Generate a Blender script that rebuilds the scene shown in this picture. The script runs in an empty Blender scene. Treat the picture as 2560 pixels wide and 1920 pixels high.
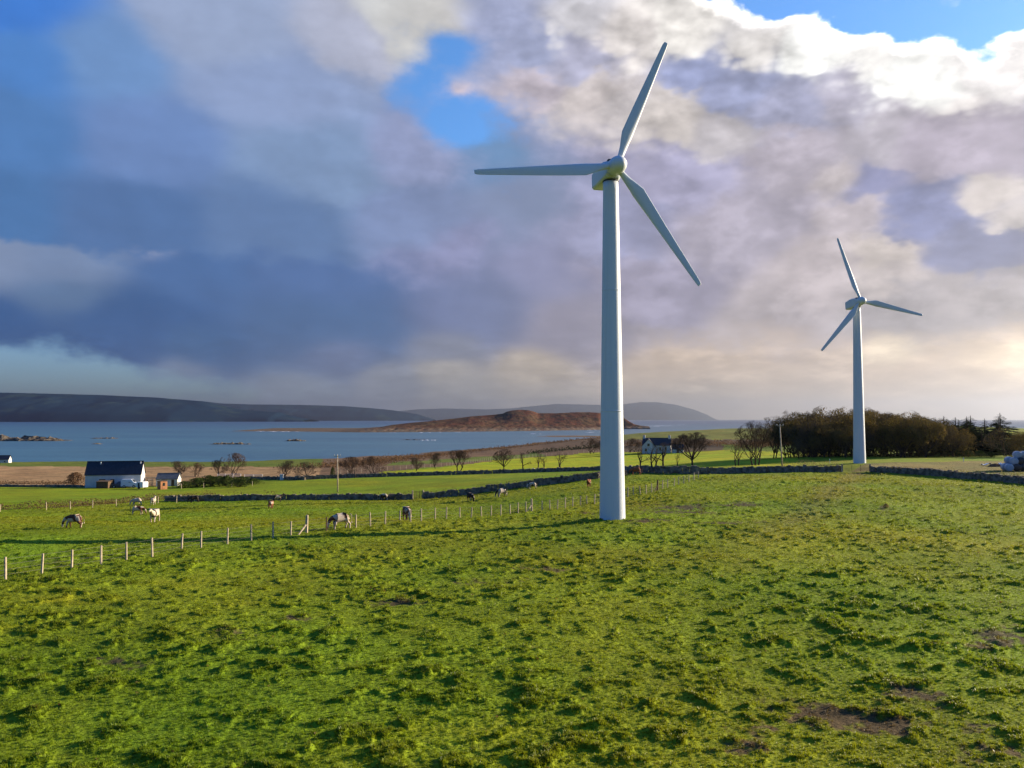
import bpy, math, random
import numpy as np
from mathutils import Vector, Matrix

R = math.radians
rng = np.random.default_rng(7)
random.seed(7)
scene = bpy.context.scene
col = scene.collection

# ------------------------------------------------------------------ camera
CAM_Z = 24.0                       # metres above the sea
F, CX, CY, HZ = 1750.0, 1106.0, 829.5, 906.0
PITCH = math.atan((HZ - CY) / F)
cam = bpy.data.cameras.new('camera')
cam.sensor_width = 36.0
cam.lens = 36.0 * F / 2212.0
cam.clip_start = 0.1
cam.clip_end = 300000.0
cam_o = bpy.data.objects.new('camera', cam)
cam_o.location = (0, 0, CAM_Z)
cam_o.rotation_euler = (R(90) + PITCH, 0, 0)
col.objects.link(cam_o)
scene.camera = cam_o

# ------------------------------------------------------------------ sun, exposure
EXPO = 1.5
SUN_EL, SUN_AZ = R(15.5), R(67.0)          # azimuth from +Y towards +X
sun = bpy.data.lights.new('sun', 'SUN')
sun.energy = 5.0
sun.angle = R(0.53)
sun.color = (1.0, 0.83, 0.60)
sun_o = bpy.data.objects.new('sun', sun)
sdir = Vector((math.sin(SUN_AZ) * math.cos(SUN_EL), math.cos(SUN_AZ) * math.cos(SUN_EL), math.sin(SUN_EL)))
sun_o.rotation_euler = sdir.to_track_quat('Z', 'Y').to_euler()
sun_o.location = (60, 0, 60)
col.objects.link(sun_o)
scene.view_settings.view_transform = 'Standard'
scene.view_settings.look = 'None'
scene.view_settings.gamma = 1.0
scene.view_settings.use_curve_mapping = False
scene.view_settings.exposure = EXPO
cy = scene.cycles
cy.use_denoising = True
cy.max_bounces = 6
cy.diffuse_bounces = 2
cy.glossy_bounces = 2
cy.transmission_bounces = 3
cy.transparent_max_bounces = 8
cy.volume_bounces = 0
cy.caustics_reflective = False
cy.caustics_refractive = False


# ------------------------------------------------------------------ view helpers (authoring only: they turn the picture's bearings into places)
def raydir(px, py):
    x = (px - CX) / F
    y = -(py - CY) / F
    return np.array([x, math.cos(PITCH) - y * math.sin(PITCH), math.sin(PITCH) + y * math.cos(PITCH)])


def at_depth(px, py, d):
    v = raydir(px, py)
    v = v * (d / v[1])
    return np.array([v[0], v[1], v[2] + CAM_Z])


def at_E(px, py, E):
    v = raydir(px, py)
    v = v * (-E / v[2])
    return np.array([v[0], v[1], v[2] + CAM_Z])


def srgb(r, g, b):
    def f(c):
        c = c / 255.0
        return c / 12.92 if c <= 0.04045 else ((c + 0.055) / 1.055) ** 2.4
    return (f(r), f(g), f(b))


# ------------------------------------------------------------------ node helper
class NT:
    def __init__(self, tree):
        self.t = tree
        self.n = tree.nodes
        self.l = tree.links

    def node(self, typ, **kw):
        n = self.n.new(typ)
        for k, v in kw.items():
            setattr(n, k, v)
        return n

    def put(self, sock, v):
        if isinstance(v, bpy.types.NodeSocket):
            self.l.new(v, sock)
        elif v is not None:
            if hasattr(sock.default_value, '__len__') and not isinstance(v, (tuple, list, Vector)):
                sock.default_value = [v] * len(sock.default_value)
            elif hasattr(sock.default_value, '__len__') and len(sock.default_value) == 4 and len(v) == 3:
                sock.default_value = (*v, 1.0)
            else:
                sock.default_value = v

    def m(self, op, a, b=None, c=None, clamp=False):
        n = self.node('ShaderNodeMath', operation=op, use_clamp=clamp)
        self.put(n.inputs[0], a)
        if b is not None: self.put(n.inputs[1], b)
        if c is not None: self.put(n.inputs[2], c)
        return n.outputs[0]

    def v(self, op, a, b=None, scale=None):
        n = self.node('ShaderNodeVectorMath', operation=op)
        self.put(n.inputs[0], a)
        if b is not None: self.put(n.inputs[1], b)
        if scale is not None: self.put(n.inputs['Scale'], scale)
        return n.outputs['Value'] if op in ('DOT_PRODUCT', 'LENGTH', 'DISTANCE') else n.outputs['Vector']

    def noise(self, vec, scale, detail=4, rough=0.55, lac=2.0, dist=0.0, dim='3D', w=None, color=False):
        n = self.node('ShaderNodeTexNoise', noise_dimensions=dim)
        if vec is not None: self.put(n.inputs['Vector'], vec)
        n.inputs['Scale'].default_value = scale
        n.inputs['Detail'].default_value = detail
        n.inputs['Roughness'].default_value = rough
        n.inputs['Lacunarity'].default_value = lac
        n.inputs['Distortion'].default_value = dist
        if w is not None: self.put(n.inputs['W'], w)
        return n.outputs['Color'] if color else n.outputs['Fac']

    def ramp(self, fac, lo, hi, a=0.0, b=1.0, smooth=True):
        n = self.node('ShaderNodeMapRange')
        n.interpolation_type = 'SMOOTHSTEP' if smooth else 'LINEAR'
        n.clamp = True if hasattr(n, 'clamp') else True
        self.put(n.inputs['Value'], fac)
        self.put(n.inputs['From Min'], lo); self.put(n.inputs['From Max'], hi)
        self.put(n.inputs['To Min'], a); self.put(n.inputs['To Max'], b)
        return n.outputs['Result']

    def mix(self, fac, a, b, typ='MIX'):
        n = self.node('ShaderNodeMix', data_type='RGBA', blend_type=typ)
        n.clamp_factor = True
        self.put(n.inputs['Factor'], fac)
        self.put(n.inputs[6], a); self.put(n.inputs[7], b)
        return n.outputs[2]

    def attr(self, name, typ='GEOMETRY'):
        n = self.node('ShaderNodeAttribute', attribute_name=name, attribute_type=typ)
        return n


def new_mat(name):
    m = bpy.data.materials.new(name)
    m.use_nodes = True
    nt = NT(m.node_tree)
    m.node_tree.nodes.clear()
    out = nt.node('ShaderNodeOutputMaterial')
    return m, nt, out


# ------------------------------------------------------------------ sky: NISHITA sky with two decks of procedural cloud
world = bpy.data.worlds.new('World')
scene.world = world
world.use_nodes = True
wt = NT(world.node_tree)
world.node_tree.nodes.clear()
w_out = wt.node('ShaderNodeOutputWorld')
w_bg = wt.node('ShaderNodeBackground')
SKY_STR = 0.10
w_bg.inputs['Strength'].default_value = SKY_STR
sky_t = wt.node('ShaderNodeTexSky', sky_type='NISHITA')
sky_t.sun_disc = False
sky_t.sun_elevation = SUN_EL
sky_t.sun_rotation = SUN_AZ
sky_t.altitude = 20.0
sky_t.air_density = 1.0
sky_t.dust_density = 0.6
sky_t.ozone_density = 2.0
tc = wt.node('ShaderNodeTexCoord')
dirn = tc.outputs['Generated']
ZS = 1.7                                     # clouds are wider than tall
dz = wt.v('MULTIPLY', dirn, (1.0, 1.0, ZS))
KSKY = 1.0 / (SKY_STR * 2 ** EXPO)           # display-linear colour -> background colour


def sky_dir(px, py):
    v = raydir(px, py)
    v = v / np.linalg.norm(v)
    return np.array([v[0], v[1], v[2] * ZS])


def warp(vec, amps, seed):
    out = vec
    for (sc, am) in amps:
        off = wt.v('ADD', vec, (seed * 3.1, seed * 1.7, seed * 0.9))
        n = wt.noise(off, sc, 3, 0.55, color=True)
        n = wt.v('SUBTRACT', n, (0.5, 0.5, 0.5))
        n = wt.v('SCALE', n, scale=am)
        out = wt.v('ADD', out, n)
    return out


def after(vec, dep):
    """the same vector, but evaluated once dep is known (keeps few values alive at a time)."""
    n = wt.node('ShaderNodeVectorMath', operation='MULTIPLY_ADD')
    wt.put(n.inputs[0], dep); n.inputs[1].default_value = (1e-12,) * 3; wt.put(n.inputs[2], vec)
    return n.outputs[0]


def field(vec, blobs, default, w0=0.000004, scalar=False, dep=None, power=-3.6):
    """Smooth blend of the values at a list of directions (Shepard weights with gaussian fall-off)."""
    wsum, vsum = None, None
    if dep is not None: vec = after(vec, dep)
    for i, (px, py, s, val) in enumerate(blobs):
        if i and i % 5 == 0: vec = after(vec, wsum)
        c = sky_dir(px, py)
        d = wt.v('DISTANCE', vec, tuple(c))
        k = F / s
        e = wt.m('MULTIPLY', d, k)
        e = wt.m('MULTIPLY_ADD', e, e, 1.0)
        w = wt.m('POWER', e, -2.0 if scalar else power)
        if scalar:
            if vsum is None:
                vsum = wt.m('MULTIPLY_ADD', w, val, default * w0); wsum = wt.m('ADD', w, w0)
            else:
                vsum = wt.m('MULTIPLY_ADD', w, val, vsum); wsum = wt.m('ADD', wsum, w)
        else:
            cl = tuple(x * KSKY for x in srgb(*val))
            n = wt.node('ShaderNodeVectorMath', operation='MULTIPLY_ADD')
            wt.put(n.inputs[0], w)
            n.inputs[1].default_value = cl
            if vsum is None:
                n.inputs[2].default_value = tuple(x * KSKY * w0 for x in srgb(*default)); wsum = wt.m('ADD', w, w0)
            else:
                wt.put(n.inputs[2], vsum); wsum = wt.m('ADD', wsum, w)
            vsum = n.outputs[0]
    inv = wt.m('DIVIDE', 1.0, wsum)
    return wt.m('MULTIPLY', vsum, inv) if scalar else wt.v('SCALE', vsum, scale=inv)


# --- far, lower deck
FAR = [(0, 560, 70, (132, 148, 178)), (150, 570, 80, (124, 143, 176)), (335, 540, 28, (172, 176, 200)), (160, 640, 60, (98, 124, 160)),
       (420, 590, 90, (76, 110, 160)), (700, 600, 120, (84, 114, 164)), (0, 705, 70, (54, 93, 146)), (300, 700, 110, (60, 97, 148)),
       (700, 690, 120, (76, 108, 152)), (1000, 650, 110, (114, 127, 167)), (1120, 460, 100, (124, 140, 178)), (1040, 330, 80, (102, 140, 188)),
       (1200, 250, 90, (130, 147, 188)), (1200, 560, 100, (134, 141, 180)), (1250, 700, 90, (142, 142, 166)), (420, 745, 60, (68, 104, 150)),
       (720, 765, 60, (108, 122, 156)), (950, 745, 60, (134, 140, 160)), (950, 800, 45, (172, 166, 160)), (1150, 800, 60, (186, 176, 164)),
       (640, 860, 60, (146, 156, 172)), (830, 830, 50, (146, 150, 162)), (1000, 870, 70, (172, 168, 166)), (1150, 870, 70, (184, 176, 168)),
       (1500, 800, 90, (204, 188, 174)), (1500, 875, 90, (196, 184, 172)), (2000, 870, 120, (212, 194, 178)), (1720, 770, 70, (206, 190, 178)),
       (1680, 860, 90, (204, 188, 174)), (1920, 745, 44, (238, 224, 204)), (2060, 720, 70, (222, 204, 186)), (2170, 790, 55, (250, 230, 204)),
       (2100, 840, 60, (224, 204, 184)), (1800, 700, 60, (188, 175, 172)), (400, 805, 40, (126, 142, 168))]
FARCOV = [(60, 805, 70, -1.0), (220, 820, 60, -0.8), (0, 860, 60, -0.7), (330, 850, 60, -0.5), (470, 860, 60, -0.25), (100, 600, 130, 1.2), (400, 660, 150, 1.5),
          (800, 700, 170, 1.4), (1200, 500, 170, 1.4), (1050, 720, 120, 1.4), (620, 850, 60, 0.7), (900, 850, 90, 1.2), (1300, 830, 160, 1.4),
          (1700, 800, 180, 1.5), (2100, 800, 180, 1.5), (0, 690, 90, 1.3), (1090, 250, 50, 0.15), (990, 255, 55, -1.3), (930, 170, 58, -1.3),
          (985, 90, 40, -0.9), (1000, 5, 50, 1.0), (880, 195, 40, -1.0), (1100, 370, 60, 0.9), (1800, 30, 120, -1.2), (2100, 60, 120, -1.2), (1600, 20, 60, -0.8)]
# --- near, upper deck
NEAR = [(0, 0, 80, (66, 120, 196)), (60, 120, 80, (80, 126, 186)), (40, 260, 90, (84, 124, 176)), (0, 450, 90, (78, 116, 164)), (300, 470, 110, (84, 112, 156)),
        (220, 120, 80, (112, 142, 186)), (480, 40, 90, (154, 162, 188)), (600, 190, 110, (144, 155, 187)), (860, 20, 60, (200, 194, 190)), (760, 60, 70, (176, 174, 190)),
        (330, 300, 100, (110, 133, 178)), (700, 340, 120, (128, 146, 178)), (600, 470, 110, (98, 121, 160)), (900, 450, 90, (128, 140, 176)), (1000, 510, 70, (142, 143, 178)),
        (900, 300, 80, (146, 152, 186)), (930, 560, 60, (140, 142, 178)), (1160, 60, 60, (160, 165, 196)), (1190, 140, 45, (196, 184, 194)), (1300, 165, 50, (206, 194, 192)),
        (1010, 185, 26, (214, 196, 204)), (1280, 90, 50, (170, 168, 190)), (1380, 50, 50, (222, 212, 208)), (1480, 30, 50, (238, 230, 224)), (1250, 15, 40, (205, 200, 205)), (1540, 125, 50, (150, 156, 192)), (1640, 150, 60, (152, 156, 188)),
        (1660, 75, 40, (232, 224, 220)), (1780, 85, 40, (254, 250, 246)), (1900, 100, 36, (250, 244, 240)), (1960, 135, 45, (255, 251, 247)), (2060, 150, 45, (255, 251, 247)), (2110, 185, 30, (250, 240, 236)),
        (2190, 110, 50, (248, 240, 238)), (1860, 170, 45, (172, 166, 182)), (1740, 200, 60, (158, 158, 184)), (1480, 240, 60, (206, 195, 190)), (1370, 190, 40, (200, 190, 190)),
        (1580, 260, 60, (190, 182, 186)), (1500, 360, 90, (166, 161, 188)), (1740, 310, 80, (180, 170, 182)), (1600, 460, 100, (176, 167, 182)), (2080, 270, 80, (178, 167, 182)), (1930, 270, 60, (178, 170, 180)),
        (1930, 340, 45, (140, 141, 178)), (2030, 420, 60, (130, 134, 172)), (2150, 500, 60, (134, 136, 168)), (1840, 340, 40, (196, 184, 186)), (1870, 440, 45, (194, 182, 188)),
        (2150, 385, 36, (212, 200, 196)), (2205, 440, 30, (208, 197, 195)), (1950, 520, 45, (212, 198, 192)), (1800, 570, 70, (194, 181, 184)), (2130, 620, 70, (178, 168, 170)),
        (1700, 660, 80, (186, 174, 178)), (1950, 640, 70, (172, 163, 166)), (1430, 600, 90, (160, 153, 174)), (1400, 720, 80, (168, 158, 166)), (1950, 570, 40, (200, 187, 185)), (1380, 450, 90, (152, 152, 182))]
NEARCOV = [(200, 200, 200, 1.6), (500, 200, 220, 1.6), (300, 440, 140, 1.2), (700, 440, 160, 1.5), (0, 380, 150, 1.3), (860, 60, 70, 1.0), (840, 330, 80, 1.4),
           (960, 500, 70, 1.0), (930, 570, 40, 0.5), (0, 20, 60, 0.1), (985, 215, 45, -0.9), (925, 170, 55, -1.4), (1000, 265, 65, -1.7), (985, 100, 45, -1.1), (1010, 5, 55, 1.0), (865, 195, 36, -0.75),
           (1090, 300, 70, -1.2), (1120, 420, 80, -1.3), (1130, 560, 80, -1.2), (150, 590, 80, -1.2), (400, 600, 90, -1.3), (700, 640, 100, -1.3), (950, 680, 90, -1.3), (0, 580, 70, -1.1),
           (200, 760, 150, -1.6), (700, 780, 180, -1.6), (1100, 780, 120, -1.4), (1200, 660, 90, -0.9), (1180, 340, 70, -0.4), (1180, 120, 80, 1.1), (1010, 185, 18, 1.2), (1090, 182, 30, 0.8), (1280, 100, 80, 1.3), (1400, 60, 60, 1.2),
           (1530, 55, 45, 0.8), (1560, 160, 80, 1.5), (1700, 150, 80, 1.4), (1700, 75, 40, 0.55), (1850, 125, 50, 0.9), (2000, 150, 50, 0.8), (2110, 190, 45, 0.45), (2200, 120, 50, 0.8),
           (1330, -20, 50, -0.1), (1560, -10, 50, -0.9), (1700, 10, 60, -1.3), (1850, 40, 50, -1.3), (1960, 55, 60, -1.4), (2110, 70, 55, -1.3), (2200, 30, 60, -1.3), (2130, 125, 22, -0.9),
           (1500, 400, 150, 1.6), (1800, 350, 200, 1.7), (2100, 400, 200, 1.7), (1500, 620, 130, 1.3), (1900, 620, 150, 1.3), (2150, 640, 110, 1.2), (1330, 560, 90, 0.5), (1700, 740, 60, -0.2),
           (1500, 820, 120, -1.4), (1850, 800, 120, -1.4), (2150, 800, 120, -1.4), (1300, 300, 90, 0.7)]

wA = warp(dz, [(4.2, 0.050), (13.0, 0.022), (42.0, 0.010)], 1.0)
wB = wA
wS = warp(dz, [(4.2, 0.050), (11.0, 0.013), (32.0, 0.006)], 1.0)
fb1 = wt.noise(dz, 8.0, 6, 0.58)
off2 = wt.v('ADD', dz, (4.2, 1.1, 3.3))
fb2 = wt.noise(off2, 13.0, 8, 0.62)
fbs = wt.noise(off2, 13.0, 4, 0.50)
side = wt.noise(wt.v('ADD', off2, (0.020, 0.0, 0.015)), 13.0, 4, 0.50)
fbl = wt.noise(wt.v('ADD', dz, (9.2, 5.1, 1.3)), 2.4, 4, 0.55)


def billow(vec, scale, detail):
    n = wt.node('ShaderNodeTexVoronoi', feature='F1', normalize=True)
    wt.put(n.inputs['Vector'], vec)
    n.inputs['Scale'].default_value = scale; n.inputs['Detail'].default_value = detail
    n.inputs['Roughness'].default_value = 0.55; n.inputs['Lacunarity'].default_value = 2.2
    return wt.m('SUBTRACT', 0.5, n.outputs['Distance'])      # > 0 in the middle of a puff


wC = wt.v('ADD', dz, wt.v('SCALE', wt.v('SUBTRACT', wA, dz), scale=0.5))
bi = billow(wC, 15.0, 2.0)
bi2 = billow(wt.v('ADD', wC, (0.010, 0.0, 0.012)), 15.0, 2.0)
sx_ = wt.node('ShaderNodeSeparateXYZ'); wt.l.new(dirn, sx_.inputs[0])
dX, dY, dZ = sx_.outputs
sunside = wt.ramp(wt.v('DOT_PRODUCT', dirn, tuple(sdir)), 0.05, 0.65)       # 0 away from the sun, 1 towards it

wN = wt.v('ADD', wS, wt.v('SCALE', (0.35, -0.2, 0.9), scale=wt.m('MULTIPLY', bi, wt.ramp(sunside, 0.0, 0.9, 0.05, 0.15, False))))
farc = field(wS, FAR, (52, 104, 178))
nearc = field(wN, NEAR, (54, 106, 178), dep=farc, power=-4.6)
n1 = wt.m('SUBTRACT', fb1, 0.5)
n2 = wt.m('SUBTRACT', fb2, 0.5)
nl = wt.m('SUBTRACT', fbl, 0.5)
farcov = wt.m('ADD', field(wA, FARCOV, 0.25, 0.002, scalar=True, dep=nearc), wt.m('MULTIPLY', n1, 2.0))
farcov = wt.m('ADD', farcov, wt.m('MULTIPLY', n2, 2.2))
nearcov = wt.m('ADD', field(wB, NEARCOV, -0.1, 0.002, scalar=True, dep=farcov), wt.m('MULTIPLY', n2, 2.4))
nearcov = wt.m('ADD', nearcov, wt.m('MULTIPLY', n1, 1.5))
nearcov = wt.m('ADD', nearcov, wt.m('MULTIPLY', bi, wt.ramp(sunside, 0, 1, 0.4, 1.3, False)))
far_a = wt.ramp(farcov, -0.45, 0.65)
crisp = wt.m('MAXIMUM', wt.m('MULTIPLY', wt.ramp(dZ, 0.27, 0.38), wt.ramp(dX, 0.06, 0.22)), wt.ramp(dX, -0.12, -0.36, 0.0, 0.85))
near_a = wt.ramp(nearcov, wt.ramp(crisp, 0, 1, -0.75, -0.20, False), wt.ramp(crisp, 0, 1, 0.95, 0.34, False))
# relief: knots of the cloud shaded, the sides towards the sun brighter
relief = wt.m('SUBTRACT', fbs, side)
brel = wt.m('SUBTRACT', bi, bi2)
nb = wt.m('ADD', 1.0, wt.m('MULTIPLY', n2, wt.ramp(sunside, 0, 1, -0.06, -0.15, False)))
nb = wt.m('ADD', nb, wt.m('MULTIPLY', relief, wt.ramp(sunside, 0, 1, 0.25, 1.0, False)))
nb = wt.m('ADD', nb, wt.m('MULTIPLY', brel, wt.m('ADD', wt.ramp(sunside, 0, 1, 0.10, 0.50, False), wt.m('MULTIPLY', wt.ramp(dZ, 0.27, 0.36), wt.ramp(sunside, 0.6, 1.0, 0.0, 1.0)))))
nb = wt.m('ADD', nb, wt.m('MULTIPLY', n1, wt.ramp(sunside, 0, 1, 0.22, 0.40, False)))
crest = wt.ramp(fb2, 0.47, 0.60)
nb = wt.m('ADD', nb, wt.m('MULTIPLY', wt.m('SUBTRACT', crest, 0.35), wt.ramp(sunside, 0.2, 1, 0.02, 0.12, False)))
nb = wt.m('MULTIPLY', nb, wt.ramp(sunside, 0.2, 1, 1.15, 1.10, False))
# thin edges of the bank glow where the sun stands behind it
edge = wt.m('MULTIPLY', wt.ramp(nearcov, 0.10, 0.80, 1.0, 0.0), wt.m('MULTIPLY', wt.ramp(sunside, 0.72, 0.95), wt.ramp(dZ, 0.30, 0.40)))
nb = wt.m('ADD', nb, wt.m('MULTIPLY', edge, 1.3))
nearc = wt.v('MULTIPLY', wt.v('SCALE', nearc, scale=nb), wt.mix(wt.ramp(sunside, 0.1, 0.8), (0.90, 1.0, 1.06), (0.97, 1.0, 1.0)))
# rows of small cumulus and faint rain shafts low over the sea
low = wt.m('MULTIPLY', wt.ramp(dZ, 0.0, 0.015), wt.ramp(dZ, 0.075, 0.12, 1.0, 0.0))
puff = wt.noise(wt.v('MULTIPLY', dirn, (15.0, 15.0, 46.0)), 1.0, 5, 0.6)
puff2 = wt.noise(wt.v('ADD', wt.v('MULTIPLY', dirn, (15.0, 15.0, 46.0)), (0.28, 0.0, 0.36)), 1.0, 4, 0.6)
pf_ = wt.m('MULTIPLY', wt.m('SUBTRACT', puff, puff2), 0.65)
pf_ = wt.m('ADD', pf_, wt.m('MULTIPLY', wt.ramp(puff, 0.50, 0.68), 0.20))
rain = wt.noise(wt.v('MULTIPLY', dirn, (20.0, 20.0, 2.0)), 1.0, 2, 0.5)
lowk = wt.m('ADD', pf_, wt.m('MULTIPLY', wt.m('SUBTRACT', rain, 0.5), 0.35))
nf = wt.m('ADD', 1.06, wt.m('MULTIPLY', n1, 0.16))
nf = wt.m('ADD', nf, wt.m('MULTIPLY', relief, 0.35))
nf = wt.m('ADD', nf, wt.m('MULTIPLY', lowk, wt.m('MULTIPLY', low, wt.ramp(sunside, 0, 1, 0.55, 1.0, False))))
farc = wt.v('MULTIPLY', wt.v('SCALE', farc, scale=nf), wt.mix(wt.ramp(sunside, 0.25, 0.8), (0.97, 1.0, 1.03), (1.12, 1.06, 0.97)))
clear = wt.v('MULTIPLY', sky_t.outputs['Color'], wt.mix(wt.ramp(dZ, 0.03, 0.25), (0.29, 0.40, 0.62), (0.36, 0.63, 0.93)))
mixed = wt.mix(far_a, clear, farc)
mixed = wt.mix(near_a, mixed, nearc)
wt.l.new(mixed, w_bg.inputs['Color'])
wt.l.new(w_bg.outputs[0], w_out.inputs['Surface'])
world.cycles.sampling_method = 'MANUAL'
world.cycles.sample_map_resolution = 256


# ------------------------------------------------------------------ numpy noise
def hash2(ix, iy, seed):
    h = (ix.astype(np.uint32) * np.uint32(374761393) + iy.astype(np.uint32) * np.uint32(668265263) + np.uint32(seed * 974711 + 1013)) & np.uint32(0xFFFFFFFF)
    h = (h ^ (h >> np.uint32(13))) * np.uint32(1274126177)
    h = h ^ (h >> np.uint32(16))
    return h


def pnoise(x, y, seed=0):
    ix = np.floor(x).astype(np.int64); iy = np.floor(y).astype(np.int64)
    fx = x - ix; fy = y - iy
    ux = fx * fx * fx * (fx * (fx * 6 - 15) + 10); uy = fy * fy * fy * (fy * (fy * 6 - 15) + 10)

    def g(a, b):
        ang = hash2(ix + a, iy + b, seed).astype(np.float64) * (2 * np.pi / 4294967296.0)
        return np.cos(ang) * (fx - a) + np.sin(ang) * (fy - b)
    n = (g(0, 0) * (1 - ux) + g(1, 0) * ux) * (1 - uy) + (g(0, 1) * (1 - ux) + g(1, 1) * ux) * uy
    return n * 1.5


def fbm(x, y, seed=0, octv=4, rough=0.5):
    s = np.zeros_like(x, dtype=float); a = 1.0
    for i in range(octv):
        s += a * pnoise(x, y, seed + i * 17); x = x * 2.03 + 11.3; y = y * 2.03 - 7.7; a *= rough
    return s


def sstep(a, b, x):
    t = np.clip((x - a) / (b - a), 0, 1)
    return t * t * (3 - 2 * t)


# ------------------------------------------------------------------ terrain height: (bearing, log distance) -> metres below the camera
CP = [(-250, 1659, 8.2), (300, 1659, 8.3), (1106, 1659, 8.3), (1700, 1659, 8.2), (2450, 1659, 8.2),
      (12, 1252, 8.0), (330, 1203, 8.25), (543, 1168, 8.5), (800, 1137, 9.0), (1037, 1118, 9.7), (1290, 1090, 9.6), (1400, 1052, 9.3), (1465, 1034, 9.0), (1510, 1023, 8.8),
      (1323, 1118, 8.4), (1857, 1000, 8.1), (2212, 1045, 8.4), (2450, 1052, 8.4), (1815, 1019, 8.4), (1660, 1060, 8.5), (2000, 1100, 8.4), (1600, 1117, 8.4), (1000, 1250, 8.4), (1700, 1250, 8.3), (400, 1350, 8.3), (2200, 1250, 8.3), (1200, 1130, 8.8), (1000, 1150, 8.9), (1430, 1080, 8.8),
      (158, 1140, 8.5), (300, 1112, 11.0), (334, 1128, 9.8), (585, 1098, 11.2), (730, 1143, 8.9), (828, 1081, 12.0), (1015, 1083, 11.1), (1083, 1073, 10.7), (1150, 1057, 10.25), (1272, 1052, 9.5), (0, 1168, 8.0), (-200, 1140, 8.6),
      (400, 1084, 12.3), (600, 1080, 12.4), (900, 1078, 12.2), (1000, 1070, 11.6), (1100, 1057, 10.75), (1200, 1045, 9.95), (1290, 1034, 9.3), (0, 1103, 11.5), (200, 1096, 12.0), (-250, 1106, 11.5),
      (0, 1060, 15.0), (245, 1054, 15.5), (420, 1056, 15.4), (0, 1045, 16.2), (-250, 1045, 16.2), (0, 1010, 20.2), (300, 1010, 20.0), (500, 1020, 18.0), (-250, 1010, 20.2), (650, 1038, 15.0), (728, 1062, 13.3),
      (0, 999, 22.6), (300, 998, 22.6), (600, 996, 22.6), (-250, 999, 22.6), (720, 990, 22.8), (800, 986, 23.0), (950, 980, 23.0), (1050, 968, 23.0), (1180, 955, 23.0), (1290, 942, 23.0),
      (900, 1028, 14.4), (1150, 1020, 13.6), (1290, 1016, 12.5), (1000, 1008, 16.2), (870, 1018, 16.0), (1290, 985, 17.0), (1150, 995, 16.8), (1400, 1022, 8.9), (1352, 1024, 9.0), (1150, 975, 19.5), (1000, 992, 19.0), (1280, 955, 20.0),
      (1400, 978, 15.8), (1400, 1000, 13.2), (1520, 978, 15.0), (1600, 1002, 10.0), (1640, 1001, 9.6), (1690, 1003, 9.0), (1600, 970, 13.5), (1690, 975, 11.5),
      (1750, 988, 8.8), (1950, 988, 8.5), (2150, 985, 8.4), (2300, 985, 8.4), (1800, 950, 8.5), (2000, 950, 8.2), (2250, 950, 8.2),
      (1350, 939, 11.5), (1500, 931, 10.0), (1735, 919, 7.5), (1350, 955, 14.0), (1550, 950, 12.0), (1680, 945, 11.0)]
CPD = [(-250, 520, 27), (0, 520, 27), (300, 520, 27), (600, 540, 27), (800, 620, 27), (950, 680, 27), (1050, 800, 27), (1180, 1050, 27), (1290, 1350, 28),
       (1350, 800, 21), (1350, 1000, 28), (1500, 900, 22), (1500, 1100, 28), (1735, 1400, 28), (2000, 1400, 28), (2300, 1400, 28), (2000, 800, 12), (2300, 800, 12),
       (0, 1300, 30), (600, 1300, 30), (1106, 1700, 30), (1700, 2200, 30), (2300, 2200, 30)]
_p, _e = [], []
for (px, py, E) in CP:
    q = at_E(px, py, E)
    _p.append((math.atan2(q[0], q[1]), math.log(math.hypot(q[0], q[1])))); _e.append(E)
for (px, d, E) in CPD:
    x = (px - CX) / F * d
    _p.append((math.atan2(x, d), math.log(math.hypot(x, d)))); _e.append(E)
for a in np.linspace(-0.75, 0.75, 9):
    _p.append((a, math.log(8.0))); _e.append(8.3)
_p = np.array(_p); _e = np.array(_e)


def _tps(r2):
    return np.where(r2 > 1e-12, 0.5 * r2 * np.log(np.maximum(r2, 1e-12)), 0.0)


_n = len(_p)
_A = np.zeros((_n + 3, _n + 3))
_A[:_n, :_n] = _tps(((_p[:, None] - _p[None]) ** 2).sum(-1)) + np.eye(_n) * 4e-4
_A[:_n, _n] = 1; _A[:_n, _n + 1:] = _p; _A[_n, :_n] = 1; _A[_n + 1:, :_n] = _p.T
_w = np.linalg.solve(_A, np.concatenate([_e, np.zeros(3)]))


def base_E(x, y):
    az = np.arctan2(x, y); lr = np.log(np.maximum(np.hypot(x, y), 0.5))
    azc = np.clip(az, -0.72, 0.72); lrc = np.clip(lr, math.log(8.0), math.log(2200.0))
    out = np.empty_like(azc)
    for i in range(0, len(azc), 60000):
        q = np.stack([azc[i:i + 60000], lrc[i:i + 60000]], 1)
        d2 = ((q[:, None] - _p[None]) ** 2).sum(-1)
        out[i:i + 60000] = _tps(d2) @ _w[:_n] + _w[_n] + q @ _w[_n + 1:]
    r = np.exp(lr)
    gen = 8.3 + 20.0 * sstep(150, 1500, r)
    k = sstep(0.72, 1.5, np.abs(az))
    near = 1 - sstep(8.0, 16.0, r)
    out = out * (1 - near) + 8.3 * near
    return out * (1 - k) + gen * k


def fence_side(x, y):
    """> 0 on the turbine side of the post and wire fence."""
    fx = np.array([-120.0, -32.0, -22.0, -12.0, -5.0, 6.0, 18.0, 31.0, 60.0])
    fy = np.array([18.0, 43.0, 51.0, 65.0, 80.0, 103.0, 132.0, 148.0, 165.0])
    return np.interp(x, fx, fy) - y


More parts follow.
